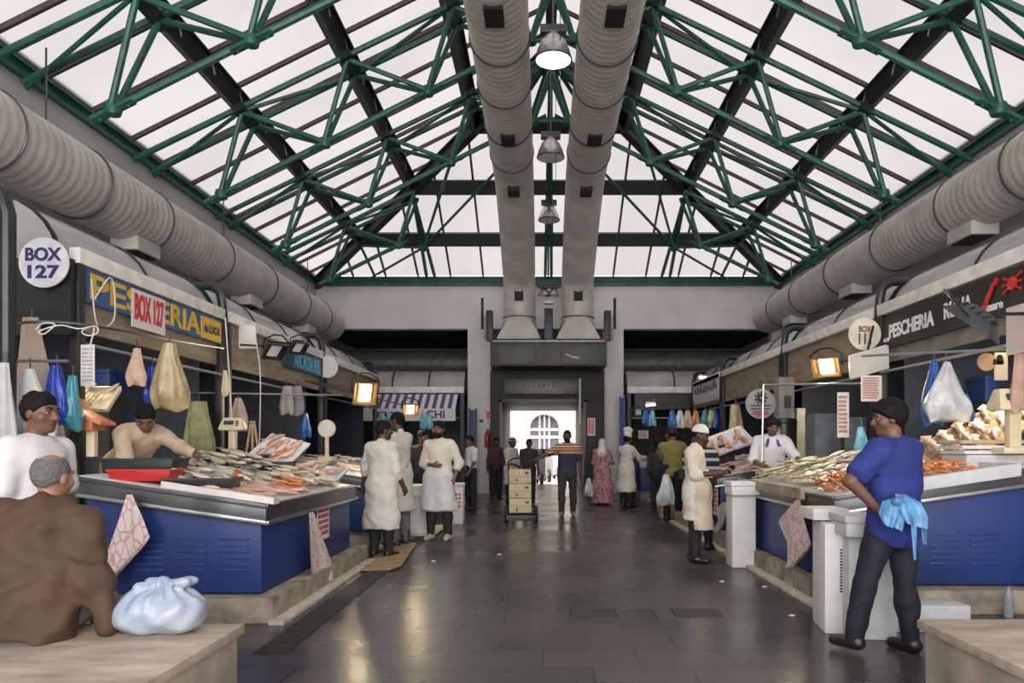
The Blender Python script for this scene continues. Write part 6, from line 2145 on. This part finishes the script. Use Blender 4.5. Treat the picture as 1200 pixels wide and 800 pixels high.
# cutting board and cleaver like hanging utensils on the near right rail
p = at(1156, 424, 7.0)
th = thing('hanging_pan', 'round wooden paddle hanging on the rail over the squid', 'utensil', p)
MB().lathe([(0, -.012), (.085, -.012), (.085, .012), (0, .012)], p, 24, Matrix.Rotation(R(90), 3, 'X')).build('disc', mat('paddle_wood', (.5, .33, .17), .6), th, bevel=.004)
MB().box(p + Vector((.05, -.012, -.03)), p + Vector((.16, .012, .03))).build('handle', mat('paddle_wood', (.5, .33, .17), .6), th, bevel=.004)
p = at(1173, 428, 7.0)
th = thing('cutting_board', 'cream cutting board with a dark hole hanging beside the wooden paddle', 'board', p)
MB().box(p + Vector((-.06, -.012, -.14)), p + Vector((.06, .012, .12))).build('board', M_cream, th, bevel=.008)
MB().lathe([(0, -.016), (.03, -.016), (.03, .016), (0, .016)], p + Vector((-.02, 0, .07)), 14, Matrix.Rotation(R(90), 3, 'X')).build('hole', M_black, th)

# storage inside the stalls: lockers, panels, drums
M_lock = mat('grey_blue_locker', (.13, .15, .175), .5, var=.15)
for px0, px1, Y, zt, lb in ((955, 985, 10.4, 1.85, 'grey blue locker behind the vendor with the blue collar'), (990, 1016, 10.6, 1.8, 'grey blue locker beside the long narrow paper list')):
    x0, x1 = px2(px0, Y), px2(px1, Y)
    th = thing('locker', lb, 'locker', ((x0 + x1) / 2, Y, .2), 0, 'lockers in the right stalls')
    MB().box((x0, Y, .2), (x1, Y + .4, zt)).build('body', M_lock, th, bevel=.01)
    dr_ = MB().box((x0 + .02, Y - .015, .26), (x1 - .02, Y, zt - .05)).build('door', M_lock, th, bevel=.006)
    MB().box((x1 - .07, Y - .03, 1.2), (x1 - .05, Y - .015, 1.32)).build('handle', M_steel, dr_)
x0, x1 = px2(913, 11.9), px2(931, 11.9)
th = thing('grey_cabinet', 'tall pale grey service column beside the starburst board', 'cabinet', (x0, 11.9, .2))
MB().box((x0, 11.9, .2), (x1, 12.2, 2.5)).build('body', mat('pale_grey_panel', (.27, .26, .23), .6, var=.12), th, bevel=.01)
MB().box((x0 + .08, 11.88, 2.0), (x1 - .06, 11.9, 2.2)).build('vent_grille', M_steelD, th)
MB().box((x1 + .04, 11.9, .2), (x1 + .18, 12.1, 2.0)).build('cable_trunk', mat('trunk_grey', (.3, .29, .24), .6), th, bevel=.01)
p = at(918, 520, 11.5)
p.z = .2
th = thing('black_drum', 'shiny black plastic drum behind the blue collared vendor', 'drum', (p.x, p.y, p.z))
MB().lathe([(.17, 0), (.19, .1), (.2, 1.58), (.19, 1.62), (.0, 1.62)], p, 22).build('body', M_blktray, th)
MB().tube([p + Vector((.2 * math.cos(a), .2 * math.sin(a), 1.55)) for a in [2 * PI * k / 22 for k in range(22)]], .014, 6, closed=True).build('rim', M_black, th)
for px0, px1, py0, py1, Y, m, lb in ((107, 128, 432, 462, 8.6, M_blue, 'blue panel crate on the back shelf over the bending vendor'), (1155, 1172, 440, 470, 8.8, M_blue, 'blue panel crate behind the cream cutting board'), (1130, 1200, 490, 530, 8.2, mat('navy_crate', (.012, .02, .06), .5), 'dark navy crate behind the foam lid stack')):
    a, c = at(px0, py0, Y), at(px1, py1, Y)
    th = thing('plastic_crate', lb, 'crate', (a.x, Y, c.z), 0, 'crates inside the stalls')
    MB().box((a.x, Y, c.z), (c.x, Y + .35, a.z)).build('crate_body', m, th, bevel=.012)
    MB().box((a.x - .01, Y - .012, a.z - .05), (c.x + .01, Y + .36, a.z)).build('rim', m, th, bevel=.006)
    MB().box((a.x, Y + .0, 0.2), (c.x, Y + .34, c.z)).build('stand', M_dark, th)

# ---------------------------------------------------------------- halogen floodlights
M_halo = mat('halogen_glow', (1, .9, .7), .4, emit=(1, .80, .48), estr=12)
M_hous = mat('warm_housing', (.30, .17, .07), .4, metal=.4)


def flood(c, aim, label, lit=True, w=.24, h=.2, power=40, hous=None):
    c = Vector(c)
    th = thing('floodlight', label, 'lamp', c, 0, 'floodlights on the stall fronts')
    d = Vector(aim).normalized()
    Mx = d.to_track_quat('-Y', 'Z').to_matrix().to_4x4()
    Mx.translation = c
    hous = hous or (M_hous if lit else M_black)
    q = MB()
    q.loft([[Mx @ Vector((x * k, y, z * k)) for x, z in ((-w / 2, -h / 2), (w / 2, -h / 2), (w / 2, h / 2), (-w / 2, h / 2))] for y, k in ((.14, .35), (.1, .6), (0, 1), (-.02, 1.04), (-.02, .94), (.03, .75))])
    hs_ = q.build('housing', hous, th, bevel=.008)
    q = MB()
    for k in range(5):
        z = -h * .3 + k * h * .15
        q.bar(Mx @ Vector((-w * .34, .1, z)), Mx @ Vector((w * .34, .1, z)), .05, .008)
    q.build('cooling_fin', hous, hs_)
    MB().box((-w * .24, .01, -h * .36), (w * .24, .03, h * .36), Mx).build('lamp_glass', M_halo if lit else M_lamp_off, hs_)
    q = MB()
    q.tube([Mx @ Vector(v) for v in ((-w * .55, 0.03, 0), (-w * .58, .08, h * .5), (-w * .2, .1, h * .8), (w * .2, .1, h * .8), (w * .58, .08, h * .5), (w * .55, .03, 0))], .012, 6)
    q.build('bracket', M_black, th)
    MB().bar(c - d * .1, Vector((4.15 if c.x > 0 else -4.05, c.y + .05, max(2.5, c.z + .1))), .025, .025).build('mount_arm', M_black, th)
    if lit:
        l = bpy.data.lights.new('floodlight_beam', 'SPOT')
        l.energy = power
        l.color = (1, .80, .52)
        l.spot_size = R(150)
        l.spot_blend = .5
        l.shadow_soft_size = .1
        o = bpy.data.objects.new('floodlight_beam', l)
        o.location = c + d * .06
        o.rotation_euler = d.to_track_quat('-Z', 'Y').to_euler()
        COL.objects.link(o)
    return th


flood(at(428, 461, 12.6), (.35, -.75, -.5), 'warm lit floodlight in an amber housing under the canopy end', power=60, w=.4, h=.42)
flood(at(481, 480, 12.9), (.25, -.8, -.6), 'small bright floodlight above the head of the tall man', power=40, w=.26, h=.22)
flood(at(968, 430, 9.2), (-.55, -.7, -.55), 'lit floodlight beside the BOX 111 disc', power=80, w=.34, h=.26)
flood(at(1140, 380, 6.2), (-.5, .4, -.75), 'big dark finned floodlight hanging below the red lobster', False, .56, .42, hous=mat('grey_housing', (.06, .066, .07), .45, metal=.4))
flood(at(322, 412, 9.9), (.5, -.4, -.7), 'dark unlit floodlight below the white camera board', False, .3, .26)
flood(at(350, 408, 11.2), (.5, -.4, -.7), 'dark rounded fitting on top of the teal sign', False, .26, .22)
flood(at(822, 442, 20.4), (0, -.9, -.5), 'tiny white lit lamp at the far corner under the glass canopy', True, .16, .1, power=12, hous=M_white)
flood(at(748, 483, 20.6), (-.2, -.9, -.4), 'grey fitting beside the blue pillar bracket at the far corner', False, .3, .2, hous=M_steelD)
# fluorescent tube on the orange lettered stall
th = thing('tube_lamp', 'pinkish fluorescent tube glowing below the orange lettered board', 'lamp', (3.2, 20.8, 2.25))
a, b_ = at(757, 475, 20.7), at(768, 474, 20.7)
MB().tube([a, b_], .03, 10).build('tube', mat('pink_tube_glow', (1, .8, .9), .4, emit=(1, .7, .85), estr=5), th)
MB().box(a + Vector((0, 0, .03)), b_ + Vector((0, .05, .08))).build('batten', M_white, th)

# ---- unseen warm tubes added under the canopies to brighten the counters
M_tube = mat('added_tube_glow', (1, .9, .75), .4, emit=(1, .86, .66), estr=8)
for sd, y, lb in ((-1, 7.2, 'slim tube added to light the counter of the yellow lettered stall'), (-1, 11.6, 'slim tube added to light the counter of the teal lettered stall'), (1, 7.4, 'slim tube added to light the counter of the red lobster stall'), (1, 11.2, 'slim tube added to light the counter of the BOX 111 stall')):
    x = (XFL if sd < 0 else XFR) + sd * .2
    th = thing('added_tube', lb, 'lamp', (x, y, 2.7), 0, 'tubes added to light the counters')
    MB().tube([(x, y - .6, 2.74), (x, y + .6, 2.74)], .016, 8).build('tube', M_tube, th)
    MB().box((x - .04, y - .65, 2.76), (x + .04, y + .65, 2.80)).build('batten', M_white, th)
    l = bpy.data.lights.new('added_tube_light', 'AREA')
    l.shape = 'RECTANGLE'
    l.size, l.size_y = .08, 1.2
    l.energy = 44
    l.color = (1, .84, .6)
    o = bpy.data.objects.new('added_tube_light', l)
    o.location = (x, y, 2.71)
    o.rotation_euler = (0, R(-28 * sd), 0)
    COL.objects.link(o)

# white board lamps / folded sign beside BOX 111
p = at(1018, 424, 8.9)
th = thing('tilted_light_box', 'white tilted light box under the BOX 111 disc', 'sign', p)
Mx = Matrix.Translation(p) @ Matrix.Rotation(R(-16), 4, 'Y') @ Matrix.Rotation(R(28), 4, 'X')
MB().box((-.24, -.03, -.15), (.24, .03, .15), Mx).build('panel', M_white, th, bevel=.012)
MB().bar(p + Vector((0, .05, .1)), p + Vector((.1, .1, .45)), .02, .02).build('bracket', M_black, th)

# rails and dangling cables
def cable(pts, r, m, label, name='cable'):
    tag(MB().tube(smooth(pts), r, 6).build(name, m), label, 'cable', 'loose cables on the stall fronts')


Lp = lambda px, py, Y: at(px, py, Y)
cable([Lp(0, 380, 6.0), Lp(60, 377, 6.05), Lp(125, 384, 6.3), Lp(200, 398, 7.4), Lp(262, 408, 9.0)], .012, M_steelD, 'grey cable running along below the BOX 127 panel')
cable([Lp(42, 386, 6), Lp(50, 379, 6), Lp(64, 380, 6), Lp(52, 391, 6), Lp(46, 388, 6), Lp(70, 381, 6), Lp(92, 385, 6), Lp(112, 382, 6.1), Lp(114, 390, 6.1), Lp(103, 393, 6.1), Lp(96, 388, 6.1), Lp(110, 383, 6.1), Lp(106, 404, 6.1), Lp(104, 420, 6.1)], .006, M_white, 'tangled white cable looped over the hanging price list')
cable([Lp(264, 372, 8.8), Lp(268, 430, 8.8), Lp(272, 500, 8.8)], .008, M_white, 'thin white cable down the second post')
cable([Lp(300, 398, 9.6), Lp(305, 440, 9.6), Lp(304, 525, 9.6)], .008, M_white, 'thin white cable hanging by the trestle')
for a, b_, lb in ((Lp(0, 423, 5.95), Lp(80, 423, 5.95), 'thin steel rail carrying the white shirt hanger'), (Lp(222, 460, 9.3), Lp(400, 463, 11.6), 'long white rail across the second stall'), (Lp(896, 451, 9.6), Lp(1010, 449, 8.7), 'white rail in front of the grey lockers'), (Lp(1010, 417, 7.6), Lp(1200, 408, 6.6), 'bright rail carrying the wooden paddle and cutting board'), (Lp(895, 528 - 78, 9.6), Lp(893, 545, 9.6), 'thin upright rod in front of the vendor')):
    tag(MB().tube([a, b_], .013, 8).build('hanging_rail', M_steel), lb, 'rail')
tag(MB().bar(at(947, 552, 7.9), at(956, 578, 7.9), .03, .03).build('black_clip', M_black), 'short black stick leaning on the near fish heap', 'stick')
# steel boards along the front of the near right counter
tag(MB().prism([(2.40, .90), (2.44, .90), (2.44, 1.0), (2.40, 1.0)], 1, 6.9, 9.15).build('edge_board', mat('worn_timber_edge', (.36, .29, .2), .7, var=.3)), 'worn pale edge board along the aisle side of the fish heap', 'board')
# clear bottle by the bench
p = at(1182, 720, 6.0)
th = thing('water_bottle', 'clear plastic bottle standing on the kerb beyond the empty bench', 'bottle', (px2(1182, 6.05), 6.05, .03))
c = Vector((px2(1182, 6.05), 6.05, .0))
MB().lathe([(.034, 0), (.036, .02), (.036, .16), (.03, .2), (.013, .235), (.013, .26)], c, 18).build('bottle_body', mat('clear_plastic', (.35, .42, .42), .15, alpha=.6), th)
MB().lathe([(.015, .255), (.015, .28), (0, .28)], c, 14).build('bottle_cap', M_blue, th)
# blue grated gate pieces against the pillars, fire extinguisher and notices by the entrance
for px0, px1, py0, py1, Y, m, lb in ((549, 559, 478, 590, 21.2, mat('blue_gate', (.02, .04, .12), .5), 'dark blue metal gate leaf beside the grey pillar'), (726, 733, 464, 560, 21.0, mat('blue_gate2', (.02, .03, .25), .5), 'bright blue upright post beside the chef hat')):
    a, c = at(px0, py0, Y), at(px1, py1, Y)
    th = thing('metal_gate', lb, 'gate', (a.x, Y, 0))
    MB().box((a.x, Y, 0.02), (a.x + .05, Y + .05, a.z)).build('stile', m, th)
    MB().box((c.x - .05, Y, 0.02), (c.x, Y + .05, a.z)).build('stile', m, th)
    for k in range(5):
        z = .1 + k * (a.z - .2) / 4
        MB().box((a.x, Y + .01, z), (c.x, Y + .04, z + .05)).build('cross_rail', m, th)
    MB().box((a.x + .03, Y + .02, .1), (c.x - .03, Y + .03, a.z - .05)).build('panel', m, th)
p = at(571, 524, 21.66)
th = thing('fire_extinguisher', 'red fire extinguisher on the grey pillar beside the entrance', 'extinguisher', p)
MB().lathe([(.07, 0), (.08, .02), (.08, .38), (.05, .45), (.02, .47)], p, 18).build('cylinder', mat('extinguisher_red', (.4, .02, .02), .35), th)
MB().box(p + Vector((-.03, -.03, .46)), p + Vector((.06, .03, .52))).build('valve_head', M_black, th)
MB().tube([p + Vector((.05, -.03, .48)), p + Vector((.1, -.05, .3)), p + Vector((.09, -.05, .1))], .012, 6).build('hose', M_black, th)
poster(at(572, 487, 21.6) + Vector((0, .1, 0)), .18, .28, (1, 0, 0), 'small red and white notice above the extinguisher', M_red, 4, 1)
poster(at(693, 500, 21.05), .22, .5, (1, 0, 0), 'dull red notice board on the dark entrance cheek', M_red, 8, 2)
poster(at(564, 494, 21.6) + Vector((0, .1, 0)), .14, .16, (1, 0, 0), 'small dark plate on the grey pillar', M_black, 1, 1)
